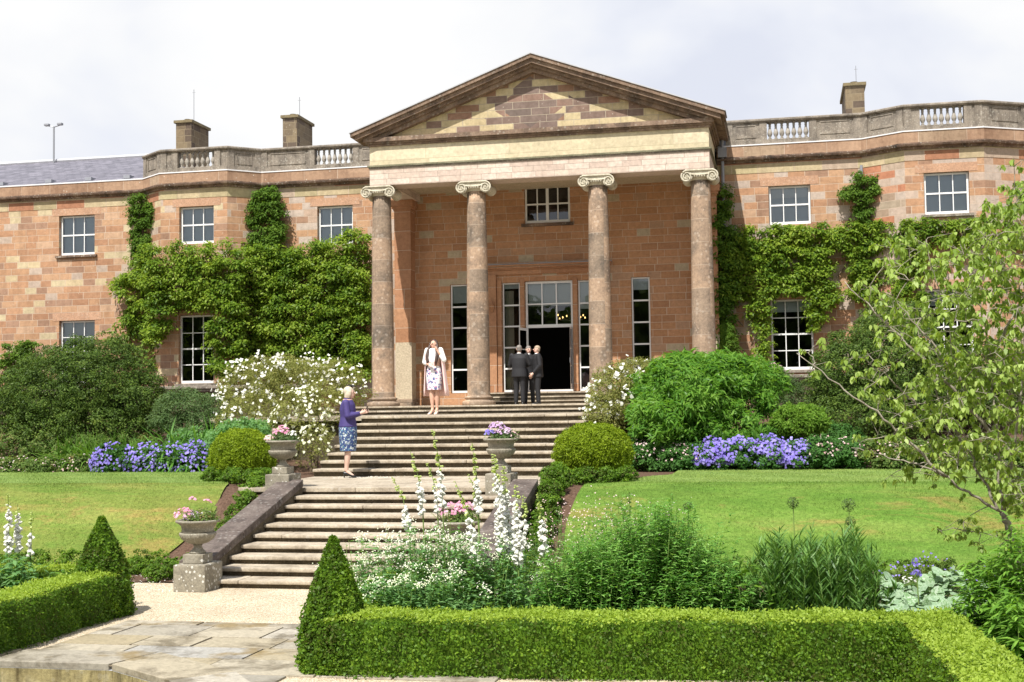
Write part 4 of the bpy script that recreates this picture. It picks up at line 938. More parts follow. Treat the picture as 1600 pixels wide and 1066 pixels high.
# ------------------------------------------------------------------ plants
def E(px, py, rx, ry, y, rd=None):
    c = aY(px, py, y); s = np.linalg.norm(aY(px+1, py, y)-c); return c, np.array([rx*s, (rd if rd else rx*s*.8), ry*s])
def clump(ells, nsub, sr, nper, size, up=.5, flat=.75, out=.5, inner=.2, zmin=None, front=0.):
    Ps, Ns = [], []; vol = np.array([(r[0]*r[2]) for c, r in ells]); share = vol/vol.sum()
    for (c, r), sh in zip(ells, share):
        k = max(3, int(nsub*sh)); d = rnd(k*3); d = d[(d[:, 2] > -.55) & (d[:, 1] < .35+rng.uniform(0, .6, len(d)))][:k]; k = len(d)
        sub = c+d*r*rng.uniform(.72, 1.0, (k, 1)); ssz = sr*rng.uniform(.6, 1.35, (k, 1))
        m = nper; dd = unit(rng.normal(size=(k, m, 3))+d[:, None, :]*out*2+np.array([0, -front, up*.6]))
        P = sub[:, None, :]+dd*ssz[:, None, :]*rng.uniform(.45, 1.05, (k, m, 1))*np.array([1, 1, flat])
        Nn = dd*.6+rng.normal(size=(k, m, 3))*.45+np.array([0, -.15, up])
        Ps.append(P.reshape(-1, 3)); Ns.append(Nn.reshape(-1, 3))
        q = int(k*m*inner); d = rnd(q); Pi = c+d*r*rng.uniform(.2, .9, (q, 1)); Ps.append(Pi); Ns.append(d+np.array([0, 0, .4])+rnd(q)*.5)
    P = np.concatenate(Ps); Nn = np.concatenate(Ns)
    if zmin is not None: k = P[:, 2] > zmin; P, Nn = P[k], Nn[k]
    return P, Nn, rng.uniform(.6, 1.25, len(P))*size
def shrub(name, label, cat, mat, ells, nsub=150, sr=.3, nper=90, size=.07, aspect=.45, base=None, group=None, **kw):
    c = np.mean([e[0] for e in ells], 0); zb = base if base is not None else min(e[0][2]-e[1][2] for e in ells)
    t = thing(name, label, cat, (c[0], c[1], zb), group)
    P, Nn, S = clump(ells, nsub, sr, nper, size, zmin=zb-.05, **kw)
    LB().add(leafV(P, Nn, S, aspect)).build('foliage', mat, t)
    mb = MB()
    for i in range(5):
        a = rng.uniform(-1, 1, 3)*ells[0][1]*.35; mb.tube([(c[0]+a[0]*.3, c[1]+.1, zb-.1), (c[0]+a[0], c[1]+a[1], c[2]-.1)], [.03, .015], 6)
    mb.build('stems', mt['twig'], t); return t
def flowers_on(t, ells, n, mat, size, name='flowers', k=6, zlo=-.2, front=.7, cl=0, up=.35):
    vol = np.array([(r[0]*r[2]) for c, r in ells]); vol = vol/vol.sum(); lb = LB()
    for (c, r), sh in zip(ells, vol):
        m = int(n*sh); d = rnd(m*5); d = d[(d[:, 2] > zlo) & (d[:, 1] < .25)][:m]; m = len(d)
        P = c+d*r*rng.uniform(.96, 1.14, (m, 1))
        if size > .029 and n > 1400:
            keep = (np.sin(P[:, 0]*5.3+2)+np.sin(P[:, 0]*2.1+P[:, 2]*9)+np.sin(P[:, 1]*11+P[:, 2]*17+P[:, 0]*7)+rng.normal(size=m)*.9) > -.7
            P = P[keep]; d = d[keep]; m = len(P); P[:, 2] += rng.uniform(-.05, .10, m)*(rng.uniform(size=m) > .5)
        if cl:
            idx = rng.integers(0, max(1, m//cl), m); P = P[idx]+rng.normal(size=(m, 3))*size*1.6
        lb.add(discV(P, d+np.array([0, -front, up])+rnd(m)*.3, rng.uniform(.65, 1.25, m)*size, k))
    lb.build(name, mat, t)
def inpoly(x, y, poly):
    r = np.zeros(len(x), bool); n = len(poly)
    for i in range(n):
        x1, y1 = poly[i]; x2, y2 = poly[(i+1) % n]
        c = ((y1 > y) != (y2 > y)) & (x < (x2-x1)*(y-y1)/((y2-y1) or 1e-9)+x1); r ^= c
    return r
def climber(name, label, cat, mat, polys, n, sr, nper, size, planes, off=(.12, .5), aspect=.5, holes=(), group=None, droop=.35):
    """foliage trained on the wall plane; the outline is given by its corners on that wall"""
    allp = np.array([p for q in polys for p in q]); Ps, Ns = [], []
    mn, mx_ = allp.min(0), allp.max(0); k = 0; cs = []
    while len(cs) < n:
        x = rng.uniform(mn[0], mx_[0], 4000); y = rng.uniform(mn[1], mx_[1], 4000); ok = np.zeros(4000, bool)
        for q in polys: ok |= inpoly(x, y, q)
        for h in holes: ok &= ~inpoly(x, y, h)
        cs += list(zip(x[ok], y[ok]))
    cs = cs[:n]; C = []
    for (x, y) in cs:
        pl = planes(x); C.append(aY(x, y, pl-rng.uniform(*off)))
    C = np.array(C); sz = sr*rng.uniform(.55, 1.4, (n, 1, 1))
    dd = unit(rng.normal(size=(n, nper, 3))+np.array([0, -.7, .45])); P = C[:, None]+dd*sz*rng.uniform(.3, 1.05, (n, nper, 1))*np.array([1.15, .8, .62])
    Nn = dd*.5+rng.normal(size=(n, nper, 3))*.4+np.array([0, -.25, .65]); P = P.reshape(-1, 3); Nn = Nn.reshape(-1, 3)
    P[:, 1] = np.minimum(P[:, 1], YW-.03)
    T_ = rnd(len(P))+np.array([0, -.3, -droop])
    t = thing(name, label, cat, (C[:, 0].mean(), C[:, 1].mean(), 2.3), group)
    LB().add(leafV(P, Nn, rng.uniform(.6, 1.3, len(P))*size, aspect, T_, fold=.1, droop=.3)).build('foliage', mat, t)
    # a sparse back layer flat against the wall and the woody stems
    mb = MB()
    for i in range(max(6, n//22)):
        a = C[rng.integers(n)]
        if any(r_[0]-.7 < a[0] < r_[1]+.7 and a[2] < r_[3]+2.2 for r_ in (wB2, r12, w32, r22)): continue
        b_ = a+np.array([rng.uniform(-.8, .8), 0, -rng.uniform(.8, 2.2)]); yy = a[1]+.1
        mb.tube([(a[0], min(yy, YW-.04), a[2]), ((a[0]+b_[0])/2+rng.uniform(-.2, .2), min(yy+.05, YW-.04), (a[2]+b_[2])/2), (b_[0], min(yy+.1, YW-.04), b_[2])], [.012, .018, .024], 5)
    mb.build('stems', mt['twig'], t); return t
def planeL(x): return YB-.02 if 235 < x < 380 else YW-.02
ivyL = [[(165, 452), (200, 430), (212, 395), (228, 382), (250, 388), (275, 380), (310, 386), (335, 380), (345, 376), (360, 384), (400, 386), (440, 392), (470, 388), (500, 380), (530, 372), (548, 362), (578, 376), (578, 590), (560, 585), (500, 572), (440, 566), (400, 572), (350, 590), (332, 570), (318, 540), (330, 500), (322, 490), (290, 482), (270, 486), (262, 520), (240, 540), (215, 520), (200, 500), (190, 470)]]
wis = climber('climbing_wisteria', 'dense wisteria covering the wall between the left bay and the portico above the white roses', 'climber', L_['ivy'], ivyL, 700, .33, 120, .115, planeL, off=(.1, .75), holes=[[(518, 488), (540, 486), (541, 570), (524, 570)], [(279, 488), (322, 488), (330, 540), (334, 600), (279, 600)]])
climber('climbing_wisteria', 'narrow dark column of climber rising to the cornice left of the bay', 'climber', L_['ivyd'], [[(205, 310), (228, 303), (245, 330), (243, 352), (232, 380), (240, 395), (215, 420), (207, 395), (203, 350)]], 120, .2, 75, .085, lambda x: YW-.0, off=(.1, .4))
climber('climbing_wisteria', 'tall dark column of climber rising to the cornice right of the bay window', 'climber', L_['ivyd'], [[(400, 295), (432, 293), (440, 320), (447, 362), (440, 388), (395, 388), (390, 350), (386, 325), (398, 310)]], 150, .2, 75, .09, lambda x: YW-.0, off=(.1, .45))
climber('climbing_magnolia', 'glossy large leaved climber hanging beside the lower bay window', 'climber', L_['ivyg'], [[(200, 490), (250, 480), (268, 530), (262, 560), (250, 580), (215, 560), (175, 545), (168, 520)]], 70, .25, 26, .2, lambda x: YW-.1, off=(.1, .4), aspect=.42)
climber('climbing_plant', 'leafy climber on the wall at the far left edge above the dark shrub', 'climber', L_['ivyd'], [[(0, 542), (20, 538), (50, 535), (78, 542), (70, 565), (55, 600), (30, 596), (0, 605)]], 70, .22, 60, .11, lambda x: YW, off=(.1, .5))
planeR = lambda x: (YB-.02 if 1400 < x < 1545 else YW-.02)
ivyR = [[(1145, 372), (1180, 352), (1230, 352), (1300, 350), (1420, 345), (1480, 350), (1560, 340), (1600, 350), (1600, 392), (1540, 382), (1450, 388), (1380, 392), (1300, 392), (1215, 395), (1160, 400)],
        [(1130, 385), (1310, 385), (1300, 430), (1275, 462), (1215, 462), (1200, 475), (1205, 560), (1190, 568), (1180, 520), (1165, 470), (1130, 470)],
        [(1322, 385), (1366, 385), (1366, 425), (1370, 470), (1330, 470), (1330, 430)], [(1380, 388), (1450, 388), (1440, 440), (1450, 480), (1370, 470)], [(1268, 462), (1300, 440), (1310, 470), (1268, 520)]]
climber('climbing_wisteria', 'open trained wisteria with bare wall showing through on the right wing', 'climber', L_['ivy'], ivyR, 700, .24, 75, .11, planeR, off=(.08, .4), holes=[[(1206, 466), (1268, 466), (1270, 579), (1208, 579)], [(1240, 400), (1262, 398), (1262, 410), (1240, 412)], [(1300, 395), (1322, 395), (1322, 430), (1300, 432)]])
climber('climbing_wisteria', 'dark climber behind the right hand column hiding the foot of the downpipe', 'climber', L_['ivyd'], [[(1114, 330), (1130, 290), (1140, 300), (1142, 330), (1156, 350), (1150, 372), (1148, 410), (1150, 480), (1142, 560), (1120, 560), (1116, 480), (1114, 400)]], 170, .22, 70, .1, lambda x: YW, off=(.1, .5))
climber('climbing_wisteria', 'small rounded tuft of climber on the downpipe right of the first floor window', 'climber', L_['ivyd'], [[(1340, 270), (1356, 266), (1370, 280), (1374, 300), (1362, 318), (1358, 350), (1338, 350), (1334, 320), (1312, 304), (1325, 286)]], 90, .17, 75, .08, lambda x: YW, off=(.08, .35))
t = shrub('conifer_bush', 'small upright dark bush at the foot of the right hand column', 'shrub', L_['ivyd'], [E(1139, 545, 14, 26, 38.0), E(1138, 522, 9, 14, 38)], 60, .12, 50, .06, base=2.2)
# borders under the house
shrub('evergreen_shrub', 'big rounded dark evergreen shrub on the left lawn border in front of the far wing', 'shrub', L_['dark'], [E(125, 622, 112, 78, 27.5, 1.9), E(155, 580, 68, 50, 28, 1.4), E(55, 650, 54, 50, 27.4, 1.5), E(212, 645, 46, 58, 27.4, 1.2), E(125, 672, 118, 42, 27.0, 1.5)], 1000, .2, 85, .062, base=1.2, inner=.35)
shrub('grey_green_shrub', 'soft grey green shrub between the dark evergreen and the white roses', 'shrub', L_['grey'], [E(300, 655, 58, 38, 26.5), E(285, 645, 40, 32, 27)], 230, .18, 60, .055, base=1.3)
rL = [E(405, 615, 52, 52, 27.6, 1.2), E(470, 605, 62, 42, 27.8, 1.2), E(525, 610, 44, 42, 27.6, 1.1), E(440, 587, 60, 26, 28.2), E(395, 655, 48, 40, 26, .8)]
t = shrub('rose_bush', 'large rose bush massed with white blooms behind the upper left urn', 'rose bush', L_['rose'], rL, 420, .19, 75, .05, base=1.3, group='white rose bushes by the upper steps')
flowers_on(t, rL, 520, L_['white'], .04, cl=2, up=.3)
rL2 = [E(470, 670, 44, 58, 24.8, .5), E(505, 640, 40, 40, 25.2, .6), E(490, 705, 26, 36, 23.9, .35)]
t = shrub('rose_bush', 'straggling rose bush with small cream blooms at the left end of the upper steps', 'rose bush', L_['rose'], rL2, 150, .16, 60, .045, base=1.1, group='white rose bushes by the upper steps')
flowers_on(t, rL2, 190, L_['cream'], .04)
rR = [E(965, 625, 44, 55, 26.5, .9), E(1000, 600, 44, 38, 27.5, .9), E(945, 655, 30, 28, 26, .6)]
t = shrub('rose_bush', 'rose bush with scattered white blooms at the right end of the upper steps', 'rose bush', L_['rose'], rR, 260, .18, 75, .05, base=1.2, group='white rose bushes by the upper steps')
flowers_on(t, rR, 160, L_['white'], .05, cl=2)
pe = [E(1075, 615, 78, 58, 26, 1.3), E(1130, 620, 70, 62, 26.6, 1.3), E(1050, 660, 60, 45, 25.4, 1.0), E(1180, 600, 40, 32, 27.5), E(1060, 590, 40, 30, 26.6), E(1110, 675, 80, 28, 25.6, .7), E(1040, 680, 45, 24, 25.4, .6)]
P, Nn, S = clump(pe, 330, .26, 110, .15, up=.35, zmin=1.2, out=.7)
t = thing('peony_bush', 'large bright green bush of jagged leaves right of the steps behind the yew ball', 'shrub', (pe[0][0][0], 26, 1.2))
LB().add(leafV(P, Nn, S, .24, rnd(len(P))+np.array([0, -.3, .25]), droop=.35)).build('foliage', L_['peony'], t)
b = np.array([pe[0][0][0], 26, 1.2])+rng.normal(size=(40, 3))*np.array([.5, .3, 0]); LB().add(bladeV(b, rnd(40)*.3+np.array([0, 0, 1.]), 1.3, .02, .1)).build('stems', L_['stem'], t)
bk = [E(1205, 610, 42, 38, 29, .8), E(1240, 625, 32, 30, 29)]
t = shrub('grey_green_shrub', 'fine leaved grey green shrub with a few pale roses behind the jagged green bush', 'shrub', L_['grey'], bk, 120, .17, 60, .05, base=1.4); flowers_on(t, [E(1170, 578, 50, 14, 28.5)], 26, L_['palep'], .06)
shrub('leafy_mound', 'small bright green rounded mound between the strap leaves and the dark shrub', 'shrub', L_['mound'], [E(1250, 663, 42, 28, 25.8)], 130, .12, 70, .085, aspect=.3, base=1.2)
shrub('evergreen_shrub', 'broad dark evergreen shrub behind the pale leaved tree on the right', 'shrub', L_['dark'], [E(1365, 590, 92, 92, 29.5, 1.7), E(1400, 530, 66, 60, 30, 1.3), E(1310, 610, 52, 70, 29, 1.2), E(1450, 620, 75, 75, 29.5, 1.3), E(1530, 620, 80, 80, 30, 1.3), E(1370, 655, 110, 45, 28, 1.2)], 1050, .22, 80, .065, base=1.2, inner=.35)
def blades(name, label, cat, mat, px, py, w, n, L, W, bend, y, spread=.6, depth=.5, base=None, group=None, seg=4):
    c = aY(px, py, y); s = np.linalg.norm(aY(px+1, py, y)-c); zb = base if base is not None else float(T(0, y))-.03
    P = np.stack([c[0]+rng.uniform(-1, 1, n)*w*s, y+rng.uniform(-1, 1, n)*depth, np.full(n, zb)], 1)
    D = np.stack([rng.normal(size=n)*spread, rng.normal(size=n)*spread, np.ones(n)], 1)
    t = thing(name, label, cat, (c[0], y, zb), group)
    LB().add(bladeV(P, D, rng.uniform(.6, 1.1, n)*L, rng.uniform(.7, 1.2, n)*W, rng.uniform(.5, 1.4, n)*bend, seg)).build('leaves', mat, t); return t
blades('day_lily', 'clump of arching strap leaves beside the left yew ball', 'plant', L_['strap'], 320, 700, 62, 700, 1.25, .05, 1.7, 25.4)
blades('day_lily', 'small clump of arching strap leaves above the right hand violet geraniums', 'plant', L_['strap'], 1180, 700, 30, 240, .95, .055, 1.8, 25.3, depth=.3)
blades('grassy_clump', 'spiky grass like clump at the front of the left border', 'plant', L_['iris'], 160, 728, 70, 1300, .95, .028, 1.2, 25.3, depth=.3)
def cover(name, label, cat, leaf, x0, x1, ytop, ybot, y, petal, nf, fs, n=16000, size=.05, d=.5, k=6, up=.5, group=None, cl=0, droopy=0):
    m = max(2, int((x1-x0)/40)); es = []
    for i in range(m):
        px = x0+(x1-x0)*(i+.5)/m; h = (ybot-ytop)*rng.uniform(.85, 1.1); es.append(E(px, ybot-h*.42, (x1-x0)/m*.75, h*.6, y+rng.uniform(-.1, .1), d))
    t = thing(name, label, cat, (np.mean([e[0][0] for e in es]), y, float(T(0, y))), group)
    P, Nn, S = clump(es, max(20, n//60), .13, 60, size, up=.6, zmin=float(T(0, y))-.04); LB().add(leafV(P, Nn, S, .8)).build('foliage', leaf, t)
    if nf: flowers_on(t, es, nf, petal, fs, k=k, zlo=-.35 if nf > 500 else 0, cl=cl)
    return t
cover('flowering_ground_cover', 'low mixed ground cover with tiny pink flowers along the far left lawn edge', 'ground cover', L_['cover'], -40, 150, 714, 750, 25.0, L_['palep'], 260, .022, 20000)
cover('violet_geranium', 'drift of violet blue geraniums edging the left lawn', 'geranium', L_['gera'], 160, 335, 700, 746, 25.0, L_['violet'], 1900, .030, 15000, k=8)
cover('flowering_ground_cover', 'ground cover sprinkled with pale pink flowers between the right yew ball and the violet geraniums', 'ground cover', L_['gera'], 985, 1095, 690, 737, 24.9, L_['palep'], 230, .024, 14000)
cover('violet_geranium', 'broad drift of violet blue geraniums edging the right lawn', 'geranium', L_['gera'], 1088, 1268, 690, 734, 24.9, L_['violet'], 2600, .031, 15000, k=8)
cover('flowering_ground_cover', 'ground cover with coral pink flower heads right of the violet geraniums', 'ground cover', L_['gera'], 1265, 1340, 685, 732, 24.9, L_['palep'], 150, .024, 9000)
cover('flowering_ground_cover', 'long leafy ground cover under the dark shrub and pale tree at the far right', 'ground cover', L_['cover'], 1335, 1640, 690, 732, 25.0, L_['palep'], 330, .022, 26000)
shrub('leafy_mound', 'dark leafy filler under the jagged bush and behind the violet geraniums', 'shrub', L_['gera'], [E(1180, 690, 60, 24, 26.5), E(1290, 690, 60, 26, 26.8)], 160, .14, 60, .07, base=1.2)
shrub('leafy_mound', 'low mixed foliage behind the far left ground cover at the foot of the dark shrub', 'shrub', L_['cover'], [E(40, 700, 90, 22, 26.2), E(160, 700, 90, 20, 26.2)], 220, .13, 60, .06, base=1.2)
shrub('leafy_mound', 'light green foliage below the roses and behind the left yew ball', 'shrub', L_['herb'], [E(385, 690, 60, 30, 24.8), E(300, 690, 40, 20, 26)], 170, .13, 60, .07, base=1.1)
def ball(label, px, py, rx, ry, y):
    c, r = E(px, py, rx, ry, y); r[1] = r[0]; n = 42000
    d = rnd(n); d = d[d[:, 2] > -.75]; n = len(d)
    lump = 1+.035*np.sin(d[:, :1]*9+1)*np.sin(d[:, 2:]*11)+.03*np.sin(d[:, 1:2]*17+d[:, :1]*13)
    P = c+d*r*lump*rng.uniform(.86, 1.04, (n, 1)); N2 = d+rnd(n)*1.0
    t = thing('clipped_yew_ball', label, 'topiary', (c[0], c[1], c[2]-r[2]), 'clipped yew balls at the head of the lawn')
    m = MB(); m.ell(tuple(c), tuple(r*.84), 24, 16); m.build('inner_growth', L_['yew'], t)
    LB().add(leafV(P, N2, rng.uniform(.5, 1.25, n)*.047, .42)).build('foliage', L_['yew'], t)
    MB().tube([(c[0], c[1], c[2]-r[2]-.2), (c[0], c[1], c[2])], .06, 8).build('trunk', mt['twig'], t)
ball('smaller clipped golden yew ball left of the landing beside the upper left urn', 379, 716, 47, 42, 21.6)
ball('larger clipped golden yew dome right of the landing', 927, 706, 60, 43, 21.4)
def boxplants(label, pts, r, group='loose low box plants beside the steps', n=34, size=.035, hz=1., lab2=None):
    es = []
    for (x, y) in pts:
        z = float(T(x, y)); es.append((np.array([x, y, z+r*.55*hz]), np.array([r, r, r*.8*hz])))
    t = thing('box_edging', label, 'shrub', (pts[0][0], pts[0][1], float(T(*pts[0]))))
    P, Nn, S = clump(es, n*len(es), r*.32, 55, size, zmin=None); LB().add(leafV(P, Nn, S, .6)).build('foliage', L_['box'], t)
    mb = MB()
    for c, rr in es: mb.tube([(c[0], c[1], c[2]-r*.8), (c[0], c[1], c[2]+.05)], .02, 5)
    mb.build('stems', mt['twig'], t)
boxplants('row of loose box plants climbing the bank beside the left coping', [(-8.55+.03*i-.08*(i % 2)*0-.012*i*i*.3, 16.5+.36*i) for i in range(11)], .19)
boxplants('loose box plants under the left yew ball', [(-9.1, 20.5), (-9.45, 20.9), (-8.9, 20.9), (-9.9, 21.1)], .19)
boxplants('row of loose box plants climbing the bank beside the right coping', [(-3.58, 16.6+.36*i) for i in range(11)], .2, hz=1.35)
boxplants('loose box plants under the right yew dome', [(-3.5, 20.7), (-3.2, 20.5), (-2.85, 20.55), (-2.55, 20.7), (-3.8, 20.9)], .19)
boxplants('low box edging along the foot of the left lawn', [(-8.9-.33*i, 17.1+.02*(i % 3)) for i in range(26)], .24, n=26)
boxplants('low box edging along the foot of the right lawn behind the flower bed', [(-2.7+.34*i, 17.0+.02*(i % 3)) for i in range(24)], .24, n=26)
# clipped hedges
def hedge(label, path, w, h, group='clipped box hedges round the flower beds', leaf=.028, dens=5200, far=1.):
    """path = centre line; dense little leaves over a box whose edges are softened"""
    P_, N_, top = [], [], []
    path = [np.array(p, float) for p in path]; core = MB()
    for a, b_ in zip(path[:-1], path[1:]):
        L = np.linalg.norm(b_-a); d = (b_-a)/L; n_ = np.array([d[1], -d[0]])
        for side in (-1, 1):
            k = int(L*h*dens); u = rng.uniform(-w*.5, L+w*.5, k); z = rng.uniform(0, h, k); bulge = .022*np.sin(u*4.1+z*3)+.016*np.sin(u*11+z*9+side)+rng.normal(size=k)*.02
            rd = np.clip((z-(h-.05))/.05, 0, 1)*.02; o_ = side*(w/2-rd)+side*bulge
            XY = a+u[:, None]*d+o_[:, None]*n_; P_.append(np.column_stack([XY, z])); N_.append(np.column_stack([np.tile(n_*side, (k, 1)), np.full(k, .25)])); top.append(np.zeros(k, bool))
        k = int(L*w*dens*1.15); u = rng.uniform(-w*.5, L+w*.5, k); o_ = rng.uniform(-w/2, w/2, k); z = h+.012*np.sin(u*5)+.008*np.sin(u*13+o_*9)+np.abs(rng.normal(size=k))*.014-.02*np.clip((np.abs(o_)-(w/2-.05))/.05, 0, 1)
        XY = a+u[:, None]*d+o_[:, None]*n_; P_.append(np.column_stack([XY, z])); N_.append(np.tile([0, -.1, 1.], (k, 1))); top.append(np.ones(k, bool))
        for s, e in ((a, -d), (b_, d)):
            k = int(w*h*dens); o_ = rng.uniform(-w/2, w/2, k); z = rng.uniform(0, h, k); XY = s+e*(w/2)*np.ones((k, 1))+o_[:, None]*n_+rng.normal(size=(k, 1))*.012*e
            P_.append(np.column_stack([XY, z])); N_.append(np.column_stack([np.tile(e, (k, 1)), np.full(k, .25)])); top.append(np.zeros(k, bool))
        q = .055; c1, c2 = a-d*(w/2-q), b_+d*(w/2-q); v = []
        for z in (0.0, h-q):
            for p, s in ((c1, 1), (c2, 1), (c2, -1), (c1, -1)): v.append((*(p+n_*s*(w/2-q)), z))
        core.add(v, [(0, 3, 2, 1), (4, 5, 6, 7), (0, 1, 5, 4), (1, 2, 6, 5), (2, 3, 7, 6), (3, 0, 4, 7)])
    P = np.concatenate(P_); Nn = np.concatenate(N_); tp = np.concatenate(top)
    # drop leaves buried inside a neighbouring arm
    keep = np.ones(len(P), bool)
    for a, b_ in zip(path[:-1], path[1:]):
        L = np.linalg.norm(b_-a); d = (b_-a)/L; n_ = np.array([d[1], -d[0]]); q = P[:, :2]-a; u = q@d; o_ = q@n_
        keep &= ~((u > -w/2+.06) & (u < L+w/2-.06) & (np.abs(o_) < w/2-.06) & (P[:, 2] < h-.05))
    P, Nn, tp = P[keep], Nn[keep], tp[keep]; Nn = unit(Nn)+rnd(len(P))*1.05; S = rng.uniform(.6, 1.45, len(P))*leaf
    t = thing('box_hedge', label, 'hedge', (*path[0], 0), group)
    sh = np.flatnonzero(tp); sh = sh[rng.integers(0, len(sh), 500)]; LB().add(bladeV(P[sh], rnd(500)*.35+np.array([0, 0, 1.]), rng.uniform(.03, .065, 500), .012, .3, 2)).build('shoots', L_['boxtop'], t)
    core.build('inner_growth', L_['box'], t)
    LB().add(leafV(P[~tp], Nn[~tp], S[~tp], .62)).build('foliage', L_['box'], t); LB().add(leafV(P[tp]+[0, 0, .004], Nn[tp], S[tp], .6)).build('top_foliage', L_['boxtop'], t)
hedge('long clipped box hedge in front of the right flower bed, turning towards the viewer', [(-3.78, 10.94), (1.14, 11.42), (1.45, 7.6)], .52, .50, dens=5400)
hedge('short run of clipped box hedge going back from the right hand cone', [(-4.02, 11.2), (-4.25, 13.9)], .5, .47)
hedge('clipped box hedge along the left side of the paving', [(-7.66, 8.4), (-7.76, 13.35)], .52, .50, dens=5200)
hedge('clipped box hedge closing the far side of the left flower bed', [(-8.1, 14.05), (-12.5, 13.7)], .5, .47, dens=3500)
def cone(label, x, y, r, h):
    n = 30000; z = rng.uniform(0, 1, n)**1.25; a = rng.uniform(0, 2*math.pi, n); prof = np.interp(z, [0, .12, .31, .51, .72, .89, 1], [.96, 1.0, .93, .78, .50, .23, .04])
    rr = r*prof*(1+.06*np.sin(a*5+z*9)+.06*np.sin(a*11-z*23)+.04*np.sin(a*17+z*51))*rng.uniform(.86, 1.07, n)
    P = np.stack([x+rr*np.cos(a), y+rr*np.sin(a), z*h], 1); Nn = np.stack([np.cos(a), np.sin(a), np.full(n, .35)], 1)+rnd(n)*1.1
    t = thing('box_cone', label, 'topiary', (x, y, 0), 'clipped box cones at the hedge corners')
    MB().lathe((x, y, 0), [(r*.88, 0), (r*.9, .12*h), (r*.82, .31*h), (r*.66, .51*h), (r*.28, .8*h), (r*.03, .96*h)], 20).build('inner_growth', L_['box'], t)
    LB().add(leafV(P, Nn, rng.uniform(.6, 1.4, n)*.031, .62)).build('foliage', L_['box'], t)
cone('clipped box cone at the left end of the right hedge in the foreground', -4.0, 10.98, .29, 1.18)
cone('clipped box cone at the far corner of the left hedge', -7.79, 13.62, .33, 1.12)
sheet('flower_bed_soil', np.linspace(-3.95, 9.0, 40), np.linspace(11.3, 15.3, 20), lambda X, Y: .03+.02*np.sin(X*7)*np.sin(Y*9), mt['soil'], mask=lambda x, y: y > 11.2+.0*x)
sheet('flower_bed_soil', np.linspace(1.2, 9.0, 20), np.linspace(5, 11.3, 20), lambda X, Y: .03+.02*np.sin(X*7)*np.sin(Y*9), mt['soil'])
sheet('flower_bed_soil', np.linspace(-16, -7.8, 30), np.linspace(8, 13.3, 20), lambda X, Y: .03+.02*np.sin(X*7)*np.sin(Y*9), mt['soil'])
# foxgloves
def bellV(P, D, L, r0_, r1_, k=6):
    n = len(P); D = unit(D); A = unit(np.cross(D, rnd(n))); B = np.cross(D, A); L = np.asarray(L)[:, None]; r0_ = np.asarray(r0_)[:, None]; r1_ = np.asarray(r1_)[:, None]; V = []
    for ring, (t_, r_) in enumerate(((0, r0_), (.55, r1_*.8), (1, r1_))):
        for j in range(k):
            q = 2*math.pi*j/k; V.append(P+D*L*t_+A*r_*math.cos(q)+B*r_*math.sin(q))
    V = np.stack(V, 1).reshape(-1, 3); base = np.arange(n)[:, None]*(3*k); F = []
    for g in range(2):
        for j in range(k): F.append(base+np.array([[g*k+j, g*k+(j+1) % k, (g+1)*k+(j+1) % k, (g+1)*k+j]]))
    return V, np.concatenate(F, 0)
def foxglove(label, top, low, y, fat=1., open_=.75, lean=0, cat_g='white foxglove spikes'):
    a = aY(*low, y); b_ = aY(*top, y); t = thing('foxglove', label, 'foxglove', (a[0], y, 0), cat_g)
    base = np.array([a[0]+(a[0]-b_[0])*.15, y, 0.]); ctrl = [base, a, (a*.45+b_*.55)+np.array([(a[0]-b_[0])*.18, 0, 0.03]), b_]
    ts = np.linspace(0, 1, 14); pts = np.array([np.array([np.interp(q, [0, .3, .72, 1], [c[i] for c in ctrl]) for i in range(3)]) for q in ts])
    MB().tube(pts, [.009*(1-.75*q) for q in ts], 6).build('stem', L_['stem'], t)
    H_ = np.linalg.norm(b_-a); n = int(H_*90*fat); q = np.sort(rng.uniform(0, 1, n)); tt = .3+.7*q; P = np.stack([np.interp(tt, ts, pts[:, i]) for i in range(3)], 1)
    ang = rng.uniform(-1, 1, n)*2.3; az = np.stack([np.sin(ang), -np.cos(ang), np.zeros(n)], 1); dn = np.where(q < open_, -.75-.5*(1-q), -.1)
    D = az+np.stack([np.zeros(n), np.zeros(n), dn], 1); sz = np.interp(q, [0, open_*.6, open_, 1], [1, .88, .55, .26])
    w = q < open_*rng.uniform(.85, 1.05, n)
    for m, nm, mat in ((w, 'bells', L_['white']), (~w, 'buds', L_['bud'])):
        if m.sum(): LB().add(bellV(P[m], D[m], .07*sz[m]*rng.uniform(.7, 1.15, m.sum())*fat**.3, .009*np.ones(m.sum())*sz[m], .024*sz[m])).build(nm, mat, t)
    k = 16; A = rng.uniform(0, 2*math.pi, k); D = np.stack([np.cos(A), np.sin(A), rng.uniform(.3, 1.2, k)], 1); Pb = base+np.stack([np.zeros(k), np.zeros(k), rng.uniform(.02, .35, k)], 1)
    LB().add(bladeV(Pb, D, rng.uniform(.2, .36, k), .085, 1.2)).build('leaves', L_['foxl'], t)
